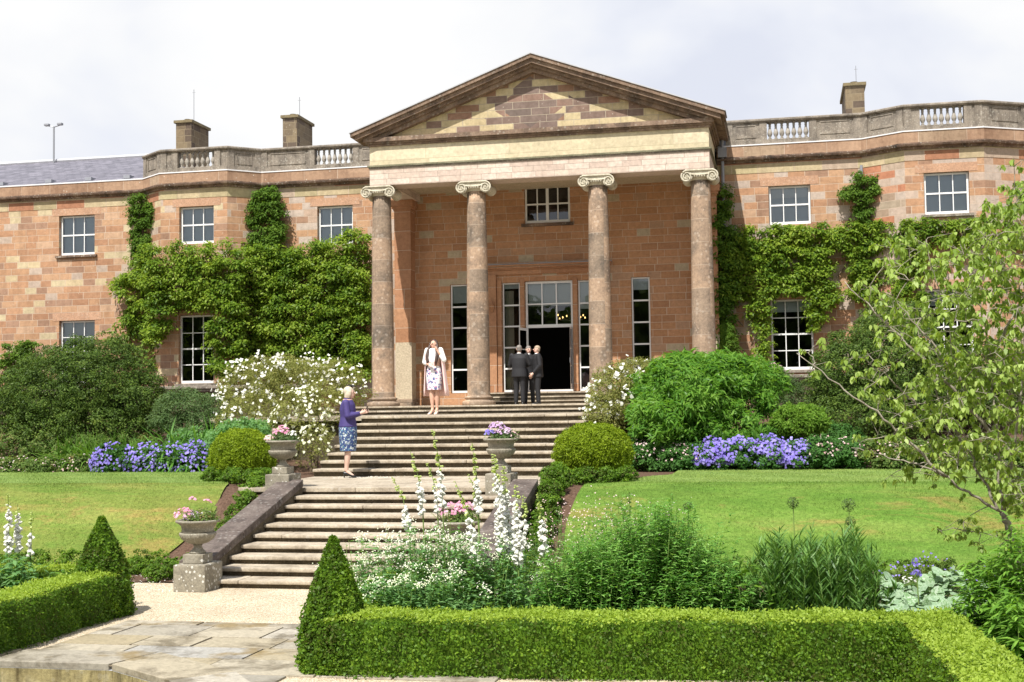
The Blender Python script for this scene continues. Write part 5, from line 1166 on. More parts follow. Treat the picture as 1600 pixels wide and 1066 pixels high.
for lab, top, low, y, fat, op in (
 ('leftmost bending foxglove spike of the right bed in front of the steps', (613, 745), (640, 832), 12.9, .8, .6),
 ('tall foxglove spike with white lower bells second from the left', (640, 703), (661, 800), 13.2, .9, .55),
 ('tallest foxglove with a long green tip against the upper steps', (676, 672), (692, 785), 13.0, 1.0, .5),
 ('slim foxglove spike close behind the tallest one', (667, 722), (684, 795), 13.4, .7, .5),
 ('short foxglove spike with drooping bells low in the middle of the bed', (711, 752), (744, 868), 12.3, 1.0, .62),
 ('straight foxglove spike in front of the landing', (737, 692), (748, 795), 13.1, .9, .5),
 ('small green foxglove tip beside the straight spike', (731, 740), (747, 800), 13.5, .6, .3),
 ('stoutest foxglove full of white bells in front of the upper right urn', (771, 710), (785, 855), 12.4, 1.7, .82),
 ('second stout foxglove crowded against the urn pedestal', (786, 728), (797, 862), 12.6, 1.5, .8),
 ('leaning white foxglove right of the stout pair', (806, 757), (810, 875), 12.2, 1.4, .82),
 ('narrow foxglove spike beside the soil strip', (818, 772), (821, 850), 12.9, .8, .6),
 ('separate slender foxglove spike on its own against the brown soil', (840, 770), (850, 858), 12.6, .9, .6),
 ('foxglove spike nearest the left picture edge behind the left hedge', (13, 772), (14, 858), 13.3, 1.1, .8),
 ('middle foxglove of three behind the left hedge', (27, 788), (30, 856), 13.45, 1.0, .8),
 ('shorter right hand foxglove of three behind the left hedge', (50, 798), (48, 864), 13.5, .8, .65)):
    foxglove(lab, top, low, y, fat, op)
# valerian, gaura, feathery and willow leaved clumps
def herb(name, label, cat, mat, px, w, y, hpx, n, nleaf, ll, lw, tilt=.6, depth=.35, bend=.5, spread=.18, seg=2, group=None, zt=.0, taper=.3, heads=None, hm=None, hs=.012, hn=14, hr=(.035, .035, .02), flop=0):
    c = aY(px, 900, y); s = np.linalg.norm(aY(px+1, 900, y)-c); topz = aY(px, hpx, y)[2]
    P = np.stack([c[0]+rng.normal(size=n)*w*s*.5, y+rng.uniform(-1, 1, n)*depth, np.zeros(n)], 1)
    rel = (P[:, 0]-c[0])/(w*s); H_ = topz*(1-np.clip(np.abs(rel), 0, 1.2)**2*.45)*rng.uniform(.72, 1.04, n)
    Dn = np.stack([rel*spread*2+rng.normal(size=n)*spread*.6, rng.normal(size=n)*spread*.6, np.ones(n)], 1)
    t = thing(name, label, cat, (c[0], y, 0), group); tip = P+Dn*H_[:, None]
    LB().add(bladeV(P, Dn, H_*1.02, .008, .02, 4, [1, 1, .8, .7, .4])).build('stems', L_['stem'], t)
    q = rng.uniform(.08, 1, (n, nleaf)); LP = P[:, None]+(tip-P)[:, None]*q[..., None]; A = rng.uniform(0, 2*math.pi, (n, nleaf))
    D = np.stack([np.cos(A), np.sin(A), np.full(A.shape, tilt)+rng.normal(size=A.shape)*.25], -1).reshape(-1, 3); LP = LP.reshape(-1, 3)
    sz = (1-taper*q.reshape(-1))*rng.uniform(.65, 1.2, n*nleaf)
    LB().add(bladeV(LP, D, ll*sz, lw*sz, bend, seg)).build('leaves', mat, t)
    if heads:
        k = rng.permutation(n)[:heads]; C = tip[k]; HP = (C[:, None]+rng.normal(size=(len(k), hn, 3))*np.array(hr)).reshape(-1, 3)
        LB().add(discV(HP, rnd(len(HP))*.6+np.array([0, -.5, .8]), hs, 5)).build('flower_heads', hm, t)
    return t
V_ = L_['white']
for lab, px, w, y, h, n, hd in (('white valerian with loose flower heads at the left of the right bed', 580, 60, 12.2, 838, 60, 30), ('thick patch of white valerian below the foxgloves', 675, 80, 12.4, 822, 260, 90), ('white valerian growing around the stout foxgloves', 775, 65, 12.3, 840, 130, 34), ('lowest white valerian just behind the hedge', 655, 95, 11.75, 880, 170, 46)):
    herb('valerian', lab, 'plant', L_['herb'], px, w, y, h, n, 34, .085, .034, .5, .3, .5, heads=hd, hm=L_['cream'], hs=.0095, hn=15, group='white valerian in the right bed')
herb('gaura', 'airy plant with tiny pale pink flowers in front of the brown soil', 'plant', L_['gera'], 870, 45, 13.2, 800, 90, 30, .06, .018, .5, heads=60, hm=L_['palep'], hs=.010, hn=5, hr=(.09, .05, .1))
herb('gaura', 'airy plant with pale pink flowers rising above the feathery clump', 'plant', L_['gera'], 975, 60, 13.4, 790, 110, 30, .06, .018, .5, heads=80, hm=L_['palep'], hs=.010, hn=5, hr=(.09, .05, .09))
herb('feathery_plant', 'tall feathery dark green clump with finely cut leaves in the middle of the right bed', 'plant', L_['arte'], 1025, 72, 12.5, 780, 300, 105, .10, .022, .6, .4, .7)
herb('feathery_plant', 'shorter feathery green clump left of the tall one behind the hedge', 'plant', L_['arte'], 925, 62, 12.2, 835, 200, 80, .10, .022, .7, .35, .7)
herb('feathery_plant', 'feathery green clump with yellowish tips right of the tall one', 'plant', L_['arte'], 1108, 48, 12.3, 868, 150, 80, .10, .022, .6, .35, .6)
herb('broad_leaved_plant', 'broad pale green leaves between the feathery and willow leaved clumps', 'plant', L_['mound'], 1165, 24, 12.2, 872, 16, 14, .17, .075, .5, .2, .8)
herb('willow_leaved_plant', 'left stand of upright stems with narrow willow like leaves', 'plant', L_['willow'], 1235, 62, 12.4, 832, 90, 70, .15, .017, 1.5, .25, .35, .1, taper=.15)
herb('willow_leaved_plant', 'right stand of upright stems with narrow willow like leaves', 'plant', L_['willow'], 1325, 50, 12.3, 826, 76, 70, .15, .017, 1.5, .25, .35, .1, taper=.15)
herb('leafy_plant', 'mid green leafy clump with small white flower heads beside the silver leaved plant', 'plant', L_['gera'], 1395, 40, 12.8, 905, 60, 34, .09, .03, .5, .3, heads=12, hm=V_, hs=.016, hn=18)
herb('leafy_plant', 'loose meadow like plants with tiny blue flowers at the back of the right bed', 'plant', L_['cover'], 1460, 100, 14.0, 875, 120, 26, .07, .022, .6, .5, heads=24, hm=L_['violet'], hs=.015, hn=3)
herb('golden_rod', 'tall bright green spire with lance leaves at the right picture edge', 'plant', L_['gold'], 1592, 40, 11.4, 800, 34, 100, .24, .04, .5, .25, .9, .1, seg=4, taper=.5)
herb('golden_rod', 'shorter bright green spires with lance leaves beside the tall spire', 'plant', L_['gold'], 1548, 30, 11.5, 862, 24, 90, .22, .038, .5, .2, .9, .1, seg=4, taper=.5)
herb('golden_rod', 'lowest bright green lance leaves leaning over the hedge at the right edge', 'plant', L_['gold'], 1600, 40, 10.7, 905, 26, 90, .24, .042, .5, .25, .9, .1, seg=4, taper=.5)
herb('leafy_plant', 'leafy green clump under the left foxgloves', 'plant', L_['herb'], 5, 60, 13.2, 862, 70, 26, .15, .06, .5, .25, .9)
herb('leafy_plant', 'low spreading leaves just behind the left hedge', 'plant', L_['foxl'], -40, 60, 12.8, 890, 50, 18, .16, .07, .5, .3, .9)
herb('leafy_plant', 'low green leaves filling the back of the right bed before the box edging', 'plant', L_['cover'], 1150, 330, 14.3, 925, 330, 26, .11, .05, .5, .5, .9, spread=.1)
herb('leafy_plant', 'low dark green leaves under the valerian in the right bed', 'plant', L_['gera'], 790, 170, 13.6, 905, 200, 26, .11, .05, .5, .6, .9, spread=.1)
# silver leaved plant: broad rounded leaves lying nearly flat
t = thing('silver_leaved_plant', 'mound of large silvery green heart shaped leaves behind the hedge corner', 'plant', (1.7, 11.8, 0))
n = 300; P = []
for i in range(n):
    px = rng.uniform(1380, 1570); f = (px-1380)/190; py = rng.uniform(902+12*math.sin(f*9), 945+75*f); yy = 12.3-1.2*max(0, (py-925)/80)+rng.uniform(-.1, .1); P.append(aY(px, py, yy))
P = np.array(P); P[:, 2] += rng.uniform(-.07, .05, n); Nn = unit(np.array([0, -.6, 1.])+rng.normal(size=(n, 3))*.42); Tn = rnd(n); Tn = unit(Tn-Nn*np.sum(Tn*Nn, 1, keepdims=True)); B = np.cross(Nn, Tn); sz = rng.uniform(.035, .065, n)[:, None]; V = []
for j in range(10):
    q = 2*math.pi*j/10; r_ = sz*(1-.22*math.cos(q)+(.2 if j == 5 else 0))*(.7 if j == 0 else 1); V.append(P+Tn*r_*-math.cos(q)+B*r_*math.sin(q)-Nn*sz*.18*(1 if j % 2 else .4))
link('leaves', fast_mesh('leaves', np.stack(V, 1).reshape(-1, 3), np.arange(n*10).reshape(-1, 10)), L_['brun'], t)
Pb = P.copy(); Pb[:, 2] = 0; LB().add(bladeV(Pb, P-Pb+1e-3, P[:, 2], .006, 0.)).build('stalks', L_['stem'], t)
herb('leafy_plant', 'dark ground leaves beneath the silver leaved plant', 'plant', L_['gera'], 1480, 90, 11.95, 955, 60, 24, .08, .05, .4, .35, .8)
# purple iris and alliums
a = aY(1435, 935, 11.9); b_ = aY(1432, 893, 11.9); t = thing('purple_iris', 'single purple blue flower on a bare stem above the silver leaves', 'flower', (a[0], 11.9, 0))
MB().tube([(a[0], 11.9, 0), tuple(a), tuple(b_)], .006, 6).build('stem', L_['stem'], t)
C = np.concatenate([b_+rng.normal(size=(16, 3))*[.018, .018, .02], b_+np.array([-.005, 0, .08])+rng.normal(size=(14, 3))*[.016, .016, .018]]); LB().add(leafV(C, rnd(30)+[0, -.8, 0], .04, .7, rnd(30)+[0, 0, -.6])).build('petals', L_['violet'], t)
for lab, px, py, y, r in (('left hand round allium seed head against the lawn', 1239, 786, 13.0, .058), ('upper right round allium seed head against the lawn', 1326, 789, 12.8, .066), ('fainter lower allium seed head above the willow leaved stems', 1329, 815, 13.2, .05), ('allium seed head above the tall feathery clump', 1075, 792, 13.0, .05)):
    c = aY(px, py, y); t = thing('allium', lab, 'allium', (c[0], y, 0), 'allium seed heads above the right bed')
    MB().tube([(c[0]+.03, y, 0), (c[0]+.01, y, c[2]*.6), tuple(c)], .005, 6).build('stem', L_['stem'], t)
    d = rnd(150); LB().add(bladeV(np.tile(c, (150, 1)), d, r, .0025, 0.)).build('rays', L_['stem'], t); LB().add(discV(c+d*r, d, .008, 5)).build('seed_head', L_['grey'], t)
c = aY(983, 770, 13.2); t = thing('delphinium', 'thin dark flower spire rising left of the tall feathery clump', 'flower', (c[0], 13.2, 0)); MB().tube([(c[0], 13.2, 0), tuple(c)], .005, 6).build('stem', L_['stem'], t)
P = c+np.stack([rng.normal(size=60)*.012, rng.normal(size=60)*.012, -rng.uniform(0, .45, 60)], 1); LB().add(leafV(P, rnd(60), .03, .6)).build('buds', L_['willow'], t)
# ---- the pale leaved tree
ty = 14.6
def tp(px, py, dy=0): return aY(px, py, ty+dy)
base = tp(1600, 985); base[2] = 0
limbs = [[(1600, 985, 0), (1592, 870, 0), (1580, 830, 0), (1566, 800, 0)], [(1566, 800, 0), (1520, 775, -.1), (1480, 745, -.15), (1440, 728, -.1), (1390, 715, 0), (1330, 700, .1)],
 [(1560, 798, 0), (1530, 740, .2), (1500, 680, .3), (1470, 640, .3), (1450, 560, .3), (1420, 480, .4)], [(1566, 800, 0), (1562, 740, 0), (1555, 660, 0), (1548, 560, .1), (1530, 450, .1), (1500, 380, .1)],
 [(1566, 800, 0), (1580, 730, -.2), (1592, 640, -.3), (1600, 520, -.3), (1610, 420, -.3), (1600, 330, -.2)], [(1480, 745, -.15), (1420, 690, -.3), (1370, 645, -.35), (1310, 600, -.35), (1245, 552, -.35)],
 [(1500, 680, .3), (1440, 640, .2), (1400, 600, .1), (1350, 560, 0)], [(1555, 660, 0), (1500, 590, -.3), (1440, 520, -.4), (1400, 470, -.4)], [(1592, 640, -.3), (1640, 560, -.3), (1680, 470, -.2)], [(1566, 800, 0), (1620, 740, .2), (1680, 660, .3), (1720, 560, .3)],
 [(1548, 560, .1), (1590, 480, .3), (1640, 380, .4)], [(1320, 440, -.3), (1380, 500, -.35), (1440, 560, -.3), (1500, 620, -.1), (1550, 680, 0)]]
tree = thing('dogwood_tree', 'slender multi branched tree with pale green drooping leaves at the right', 'tree', tuple(base))
mbk = MB(); nodes = []
def dens(pts, k=5):
    P = np.array(pts); ts = np.linspace(0, len(P)-1, (len(P)-1)*k+1); return np.stack([np.interp(ts, range(len(P)), P[:, i]) for i in range(3)], 1)
for li, lb_ in enumerate(limbs):
    pts = dens([tp(*q) for q in lb_]); 
    if li == 0: pts[0] = base
    pts[1:-1] += rng.normal(size=(len(pts)-2, 3))*.012; r_a, r_b = (.048, .036) if li == 0 else (.017, .004)
    if li == 11: r_a, r_b = .006, .02
    mbk.tube(pts, list(np.linspace(r_a, r_b, len(pts))), 8)
    if li: nodes += [p for p in pts[2:]]
env = [(1240, 540), (1262, 520), (1300, 560), (1352, 560), (1345, 500), (1330, 440), (1365, 430), (1372, 385), (1410, 380), (1440, 350), (1470, 380), (1520, 350), (1560, 330), (1580, 290), (1640, 290), (1760, 400), (1760, 620), (1700, 760), (1625, 800), (1560, 770), (1500, 745), (1440, 738), (1340, 770), (1330, 745), (1420, 735), (1400, 700), (1330, 690), (1335, 660), (1300, 650), (1370, 640), (1340, 610), (1290, 590), (1250, 565)]
cl = []
while len(cl) < 560:
    x = rng.uniform(1230, 1760, 900); y = rng.uniform(280, 830, 900); ok = inpoly(x, y, env) & (rng.uniform(size=900) < np.interp(x, [1240, 1400, 1470, 1600, 1640, 1760], [.16, .28, .95, 1, .4, .25])); cl += list(zip(x[ok], y[ok]))
cl = [tp(x, y, rng.uniform(-.85, .95)*min(1, (x-1200)/220)) for x, y in cl[:560]]+[tp(x, y, rng.uniform(-.3, .3)) for x, y in ((1572, 845), (1530, 850), (1508, 830), (1560, 870), (1600, 850), (1470, 830), (1505, 815), (1590, 300), (1585, 260), (1600, 250))]
cl = np.array(cl); N0 = np.array(nodes); order = np.argsort([np.min(np.linalg.norm(N0-c, axis=1)) for c in cl]); NA = list(nodes); tw = MB()
for i in order:
    c = cl[i]; A = np.array(NA); w_ = np.linalg.norm((A-c)*np.array([1, 1, 1.]), axis=1)+np.maximum(0, A[:, 2]-c[2])*.6; j = int(np.argmin(w_)); a = A[j]; L = np.linalg.norm(c-a)
    if L < .04: continue
    m1 = a*.6+c*.4+np.array([0, 0, .04*L])+rng.normal(size=3)*.02; m2 = a*.25+c*.75+np.array([0, 0, .05*L]); tw.tube([a, m1, m2, c], [.006, .005, .004, .0025], 5); NA += [m1, m2, c]
mbk.build('trunk', mt['bark'], tree, True); tw.build('branches', mt['bark'], tree, True)
n = 8; sub = (cl[:, None]+rng.normal(size=(len(cl), 3, 3))*np.array([.10, .10, .07])).reshape(-1, 3); K = len(sub); P = (sub[:, None]+rng.normal(size=(K, n, 3))*.014).reshape(-1, 3); m = len(P)
A_ = rng.uniform(0, 2*math.pi, m); T_ = np.stack([np.cos(A_), np.sin(A_), -rng.uniform(.3, 1.5, m)], 1); Nn = np.stack([np.cos(A_)*.9, np.sin(A_)*.9, rng.uniform(.4, 1.2, m)], 1)+rng.normal(size=(m, 3))*.25
tw2 = MB()
for sidx in range(K):
    tw2.tube([cl[sidx//3], sub[sidx]], [.0028, .002], 4)
tw2.build('twigs', mt['bark'], tree)
# each leaf: six points, curled
Nn = unit(Nn); T_ = unit(T_-Nn*np.sum(T_*Nn, 1, keepdims=True)); B = np.cross(Nn, T_); Ls = (rng.uniform(.6, 1.2, m)*.078)[:, None]; W = Ls*.27
V = np.stack([P, P+T_*Ls*.3+B*W+Nn*W*.35, P+T_*Ls*.68+B*W*.75+Nn*W*.15-Nn*Ls*.04, P+T_*Ls-Nn*Ls*.16, P+T_*Ls*.68-B*W*.75+Nn*W*.15-Nn*Ls*.04, P+T_*Ls*.3-B*W+Nn*W*.35, ], 1)
link('foliage', fast_mesh('foliage', V.reshape(-1, 3), np.arange(m*6).reshape(-1, 6)), L_['corn'], tree)
# trees behind the camera: they stand across the garden and show only as dark reflections in the ground floor windows
mb = LB(); n = 40000; X_ = rng.uniform(-60, 60, n); hh = 14+2*np.sin(X_*.13)+2*np.sin(X_*.41+1); Z_ = rng.uniform(0, 1, n)**.8*hh; P = np.stack([X_, -42+rng.normal(size=n)*1.5, Z_], 1)
mb.add(leafV(P, rnd(n)+[0, 1, .3], rng.uniform(.6, 1.4, n), .8)); o = mb.build('tree_belt', L_['dark']); tag(o, 'belt of dark trees across the garden seen only as reflections in the windows', 'trees', kind='stuff')
# fallen petals
n = 260; P = np.concatenate([np.stack([rng.uniform(-9.2, -7.7, n), rng.uniform(15.3, 16.9, n), np.full(n, .03)], 1), np.stack([rng.uniform(-8.2, -6.9, n//2), rng.uniform(22.2, 22.85, n//2), np.full(n//2, 1.108)], 1)])
o = LB().add(discV(P, np.tile([0, 0, 1.], (len(P), 1))+rnd(len(P))*.3, .012, 5)).build('fallen_petals', L_['white']); tag(o, 'white fallen petals on the soil and landing', 'petals', kind='stuff')

# ------------------------------------------------------------------ people
skin = plain('skin', (.62, .37, .27), .55, var=.05, scale=20); skin2 = plain('fair_skin', (.66, .43, .34), .55, var=.05, scale=20)
suit = plain('black_suit_cloth', (.012, .012, .015), .75, var=.3, scale=60, bump=.3); shirt = plain('white_shirt', (.75, .75, .75), .7)
navy = plain('navy_violet_jacket', (.05, .035, .16), .7, var=.15, scale=40, bump=.3); blackm = plain('black_leather', (.012, .012, .012), .35)
hairb = plain('brown_hair', (.055, .027, .018), .5, var=.4, scale=70); hairg = plain('grey_hair', (.2, .18, .165), .6, var=.3, scale=70); hairbl = plain('blond_hair', (.55, .47, .36), .55, var=.25, scale=70)
pinkc = plain('pale_pink_coat', (.78, .55, .52), .7, var=.06, scale=30); nude = plain('pale_shoe', (.7, .55, .48), .4)
eyem = plain('eye', (.03, .02, .02), .2); lipm = plain('lips', (.45, .12, .12), .5); glassm = plain('phone_case', (.02, .02, .025), .2)
def printmat(name, base, cols, scale, thr, zlo=None, zhi=None):
    m, nt, b, out = newmat(name); N = NT(nt); P = N.pos(); col = base
    col_ = None
    for i, c in enumerate(cols):
        vo = N.n('ShaderNodeTexVoronoi'); vo.inputs['Scale'].default_value = scale*(1+.23*i); mp = N.n('ShaderNodeMapping'); mp.inputs['Location'].default_value = (i*3.1, i*1.7, i*.9); N.l(P, mp.inputs[0])
        a = N.n('ShaderNodeVectorMath', operation='ADD'); nn = N.n('ShaderNodeTexNoise'); nn.inputs['Scale'].default_value = scale*1.2; N.l(P, nn.inputs[0]); sc_ = N.n('ShaderNodeVectorMath', operation='SCALE'); sc_.inputs['Scale'].default_value = .07; N.l(nn.outputs['Color'], sc_.inputs[0]); N.l(mp.outputs[0], a.inputs[0]); N.l(sc_.outputs[0], a.inputs[1]); N.l(a.outputs[0], vo.inputs['Vector'])
        f = N.math('LESS_THAN', vo.outputs['Distance'], thr*(1-.12*i))
        if zlo is not None:
            sp = N.n('ShaderNodeSeparateXYZ'); N.l(P, sp.inputs[0]); f = N.math('MULTIPLY', f, N.math('LESS_THAN', N.math('ADD', sp.outputs[2], N.math('MULTIPLY', vo.outputs['Distance'], .3)), zhi))
        col_ = N.mix(f, base if col_ is None else col_, c)
    N.l(col_, b.inputs['Base Color']); b.inputs['Roughness'].default_value = .75; return m
def remesh(name, mb, mat, parent, vox=.009, sm=2):
    me = bpy.data.meshes.new('tmp'); me.from_pydata(mb.v, [], mb.f); bm = bmesh.new(); bm.from_mesh(me)
    bmesh.ops.recalc_face_normals(bm, faces=bm.faces); bm.to_mesh(me); bm.free()
    o = bpy.data.objects.new('tmp', me); COL.objects.link(o)
    m = o.modifiers.new('r', 'REMESH'); m.mode = 'VOXEL'; m.voxel_size = vox; m.use_smooth_shade = True
    s = o.modifiers.new('s', 'SMOOTH'); s.factor = .6; s.iterations = sm
    dg = bpy.context.evaluated_depsgraph_get(); dg.update(); e = o.evaluated_get(dg); nm = bpy.data.meshes.new_from_object(e, depsgraph=dg); bpy.data.objects.remove(o)
    nm.name = name; nm.materials.clear(); nm.materials.append(mat); r = bpy.data.objects.new(name, nm); COL.objects.link(r); r.parent = parent
    nm.polygons.foreach_set('use_smooth', [True]*len(nm.polygons)); return r
def local(mb, name, mat, parent, smooth=True):
    me = bpy.data.meshes.new(name); me.from_pydata(mb.v, [], mb.f); me.materials.append(mat); o = bpy.data.objects.new(name, me); COL.objects.link(o); o.parent = parent
    if smooth: me.polygons.foreach_set('use_smooth', [True]*len(me.polygons))
    return o
def V3(*a): return np.array(a, float)
def limb(mb, a, b_, ra, rb, bulge=0., n=10):
    a, b_ = np.array(a, float), np.array(b_, float); ts = np.linspace(0, 1, 6)
    mb.tube([a+(b_-a)*t for t in ts], [ra+(rb-ra)*t+bulge*math.sin(math.pi*min(1, t*1.25)) for t in ts], n); mb.ell(tuple(a), (ra, ra, ra), 10, 7); mb.ell(tuple(b_), (rb, rb, rb), 10, 7)
def hand(mb, w, d, up, curl=.6, s=1.):
    """w wrist, d direction of fingers, up = thumb side"""
    w, d, up = np.array(w), unit(np.array(d, float)), np.array(up, float); up = unit(up-d*np.dot(up, d)); nrm = np.cross(d, up)
    palm = w+d*.045*s; mb.tube([w-d*.01, w+d*.03*s, w+d*.085*s], [.024*s, .032*s, .034*s], 8)
    for i, L in enumerate((.072, .08, .075, .058)):
        p = w+d*.08*s+up*(.027-.018*i)*s; q = p+d*L*.45*s+nrm*.006; r = q+unit(d+nrm*curl)*L*.32*s; e = r+unit(d+nrm*curl*2)*L*.25*s; mb.tube([p, q, r, e], [.0095*s, .009*s, .0085*s, .007*s], 6)
    p = w+d*.03*s+up*.025*s; mb.tube([p, p+unit(up+d*.8)*.035*s, p+unit(up*.6+d)*.065*s], [.012*s, .010*s, .008*s], 6)
def person(label, pos, rz, Ht, J, sx=1., group=None):
    t = thing('person', label, 'person', pos, group, rz); return t
def body(mb, h, J, f=1., torso=True):
    """J: joints in metres for a figure h tall facing -Y"""
    if torso:
        tz = [(.47, .092, .082), (.53, .098, .085), (.60, .078, .066), (.68, .092, .07), (.76, .103, .068), (.81, .078, .052), (.835, .034, .036)]
        mb.tube([(J['lean'](z)[0], J['lean'](z)[1], z*h) for z, a, b_ in tz], [(a*h*f, b_*h*f) for z, a, b_ in tz], 18)
    for s in ('l', 'r'):
        limb(mb, J['hip'+s], J['knee'+s], .052*h*f, .033*h, 0.0); limb(mb, J['knee'+s], J['ank'+s], .031*h, .020*h, .006*h)
        limb(mb, J['sho'+s], J['elb'+s], .029*h*f, .022*h); limb(mb, J['elb'+s], J['wri'+s], .023*h, .0145*h, .002*h)
def head(mb, c, fd, h, jaw=1.):
    """fd = facing direction in xy"""
    f = np.array([fd[0], fd[1], 0.]); f = f/np.linalg.norm(f); c = np.array(c, float); k = h/1.7
    mb.ell(tuple(c+f*-.008), (.074*k, .084*k, .098*k), 18, 12); mb.ell(tuple(c+f*.02*k-np.array([0, 0, .05*k])), (.055*k*jaw, .056*k, .06*k), 14, 9)
    mb.ell(tuple(c+f*.045*k-np.array([0, 0, .088*k])), (.026*k, .026*k, .022*k), 8, 6)
    mb.tube([c+f*.082*k+[0, 0, .015*k], c+f*.098*k-[0, 0, .012*k], c+f*.106*k-[0, 0, .028*k]], [.008*k, .011*k, .015*k], 7)
    sd_ = np.cross(f, [0, 0, 1.])
    for s in (-1, 1):
        e = c+sd_*s*.076*k-f*.008; mb.ell(tuple(e), (.013*k, .016*k, .03*k), 8, 7)
    mb.tube([c-[0, 0, .06*k]-f*.012, c-[0, 0, .16*k]-f*.02], [.043*k, .047*k], 12)
    return f, sd_, k
def face(t, c, f, sd_, k):
    m = MB()
    for s in (-1, 1): m.ell(tuple(c+f*.078*k+sd_*s*.031*k+[0, 0, .012*k]), (.013*k, .01*k, .008*k), 8, 6)
    local(m, 'eyes', eyem, t); m = MB(); m.ell(tuple(c+f*.082*k-[0, 0, .052*k]), (.022*k, .012*k, .008*k), 10, 6); local(m, 'lips', lipm, t)
def shoe(mb, a, d, L=.25, heel=0., h=.07):
    a = np.array(a, float); d = unit(np.array([d[0], d[1], 0.])); z0 = a[2]
    g = np.array([a[0], a[1], 0.]); b0 = g-d*.055; hz = heel
    mb.tube([b0+[0, 0, .03+hz], g+[0, 0, .035+hz*.85], g+d*.08+[0, 0, .028+hz*.35], g+d*.14+[0, 0, .022], g+d*(L-.06)+[0, 0, .014]], [(.030, .03), (.034, .034), (.036, .028), (.038, .021), (.020, .012)], 10)
    if heel: mb.tube([b0+d*.01+[0, 0, .03+hz], b0+d*.015+[0, 0, 0.0]], [.014, .007], 8)
    else: mb.box(min(b0[0], (b0+d*.04)[0])-.02, max(b0[0], (b0+d*.04)[0])+.02, min(b0[1], (b0+d*.04)[1])-.02, max(b0[1], (b0+d*.04)[1])+.02, 0, .03)
def skirt(mb, rings, n=36, fold=.0, ph=0.):
    vs = []
    for k, (cx, cy, z, rx, ry) in enumerate(rings):
        for i in range(n):
            a = 2*math.pi*i/n; w = 1+fold*(k/(len(rings)-1))*math.sin(a*7+ph); vs.append((cx+rx*w*math.cos(a), cy+ry*w*math.sin(a), z))
    m = len(rings); mb.add(vs, [(j*n+i, j*n+(i+1) % n, (j+1)*n+(i+1) % n, (j+1)*n+i) for j in range(m-1) for i in range(n)]); mb.add(vs[:n], [tuple(range(n))])
def straight(z): return (0, 0)
# --- young woman in a white floral dress near the top of the upper steps, facing the camera
h = 1.68; p = aY(679, 647, 28.0); zt_ = 2.214
w1 = person('young long haired woman in white floral dress and pale pink coat on the terrace', (p[0], 28.0, zt_), R(-8), h, None)
hz = .07
J = dict(lean=straight, hipl=(-.075, 0, .86+hz), hipr=(.08, 0, .86+hz), kneel=(-.055, -.03, .48+hz), kneer=(.06, .01, .48+hz), ankl=(-.035, -.03, .08+hz), ankr=(.05, .03, .08+hz),
         shol=(-.165, .0, 1.40+hz), elbl=(-.235, .02, 1.13+hz), wril=(-.07, -.17, 1.07+hz), shor=(.165, 0, 1.40+hz), elbr=(.26, -.04, 1.17+hz), wrir=(.125, -.11, 1.385+hz))
J['lean'] = lambda z: (0, 0)
def up_(mb, dz):
    mb.v = [(x, y, z+dz) for x, y, z in mb.v]; return mb
m = MB(); tm = MB(); body(m, h, dict(J, lean=lambda z: (0, 0)));
hc = V3(.0, -.01, 1.535+hz); f, sd_, k = head(m, hc, (-.35, -1), h); m.tube([(0, 0, 1.35+hz), (0, .0, 1.45+hz)], [.05, .045], 10); m.tube([(0, 0, .8+hz), (0, 0, 1.3+hz)], [(.12, .1), (.13, .09)], 14)
hand(m, J['wril'], (1, -.3, 0), (0, 0, 1)); hand(m, J['wrir'], (-.5, -.1, 1), (0, -1, 0)); 
for s, sx_ in (('l', -1), ('r', 1)): m.tube([J['ank'+s], (J['ank'+s][0], J['ank'+s][1]-.02, .05+hz), (J['ank'+s][0], J['ank'+s][1]-.12, .03)], [.034, .033, .028], 8)
remesh('body', m, skin, w1, .008); face(w1, hc, f, sd_, k)
dressm = printmat('floral_dress', (.80, .78, .78), [(.12, .13, .30), (.55, .28, .42), (.30, .33, .5)], 11, .36, 0, zt_+1.13)
m = MB(); skirt(m, [(0, 0, 1.44+hz, .09, .075), (0, 0, 1.41+hz, .15, .095), (0, 0, 1.28+hz, .16, .115), (0, -.01, 1.22+hz, .162, .13), (0, 0, 1.08+hz, .135, .105), (0, 0, .95+hz, .17, .13), (0, 0, .84+hz, .19, .145), (0, 0, .66+hz, .18, .145), (.0, 0, .50+hz, .168, .135)], 40, .02)
local(m, 'dress', dressm, w1)
slv = plain('white_lace', (.82, .80, .78), .8); m = MB()
limb(m, J['shol'], J['elbl'], .062, .062); limb(m, J['elbl'], np.array(J['elbl'])*.45+np.array(J['wril'])*.55, .062, .05); limb(m, J['shor'], J['elbr'], .062, .062); limb(m, J['elbr'], np.array(J['elbr'])*.6+np.array(J['wrir'])*.4, .06, .05); remesh('sleeves', m, slv, w1, .011)
# coat hanging open behind and at her left side
m = MB(); n_ = 26; vs = []
zs_ = [1.42, 1.3, 1.1, .9, .7, .5, .36]
for z_ in zs_:
    fl = (1.42-z_)/1.06
    for i in range(n_):
        a = R(-28)+(R(205)-R(-28))*i/(n_-1); rr = (.19+.09*fl)*(1+.06*fl*math.sin(i*1.7)); vs.append((.045*fl+rr*math.cos(a)*1.02, rr*.75*math.sin(a)+.01, z_+hz))
m.add(vs, [(j*n_+i, j*n_+i+1, (j+1)*n_+i+1, (j+1)*n_+i) for j in range(len(zs_)-1) for i in range(n_-1)]); co_ = local(m, 'coat', pinkc, w1); sm_ = co_.modifiers.new('s', 'SOLIDIFY'); sm_.thickness = .012
m = MB(); m.tube([hc+[0, .01, .03]+sd_*0, hc+[0, .045, -.02], hc+[0, .07, -.15]], [.088, .09, .06], 14); m.ell(tuple(hc+[.0, .03, .038]), (.084, .082, .08), 16, 10)
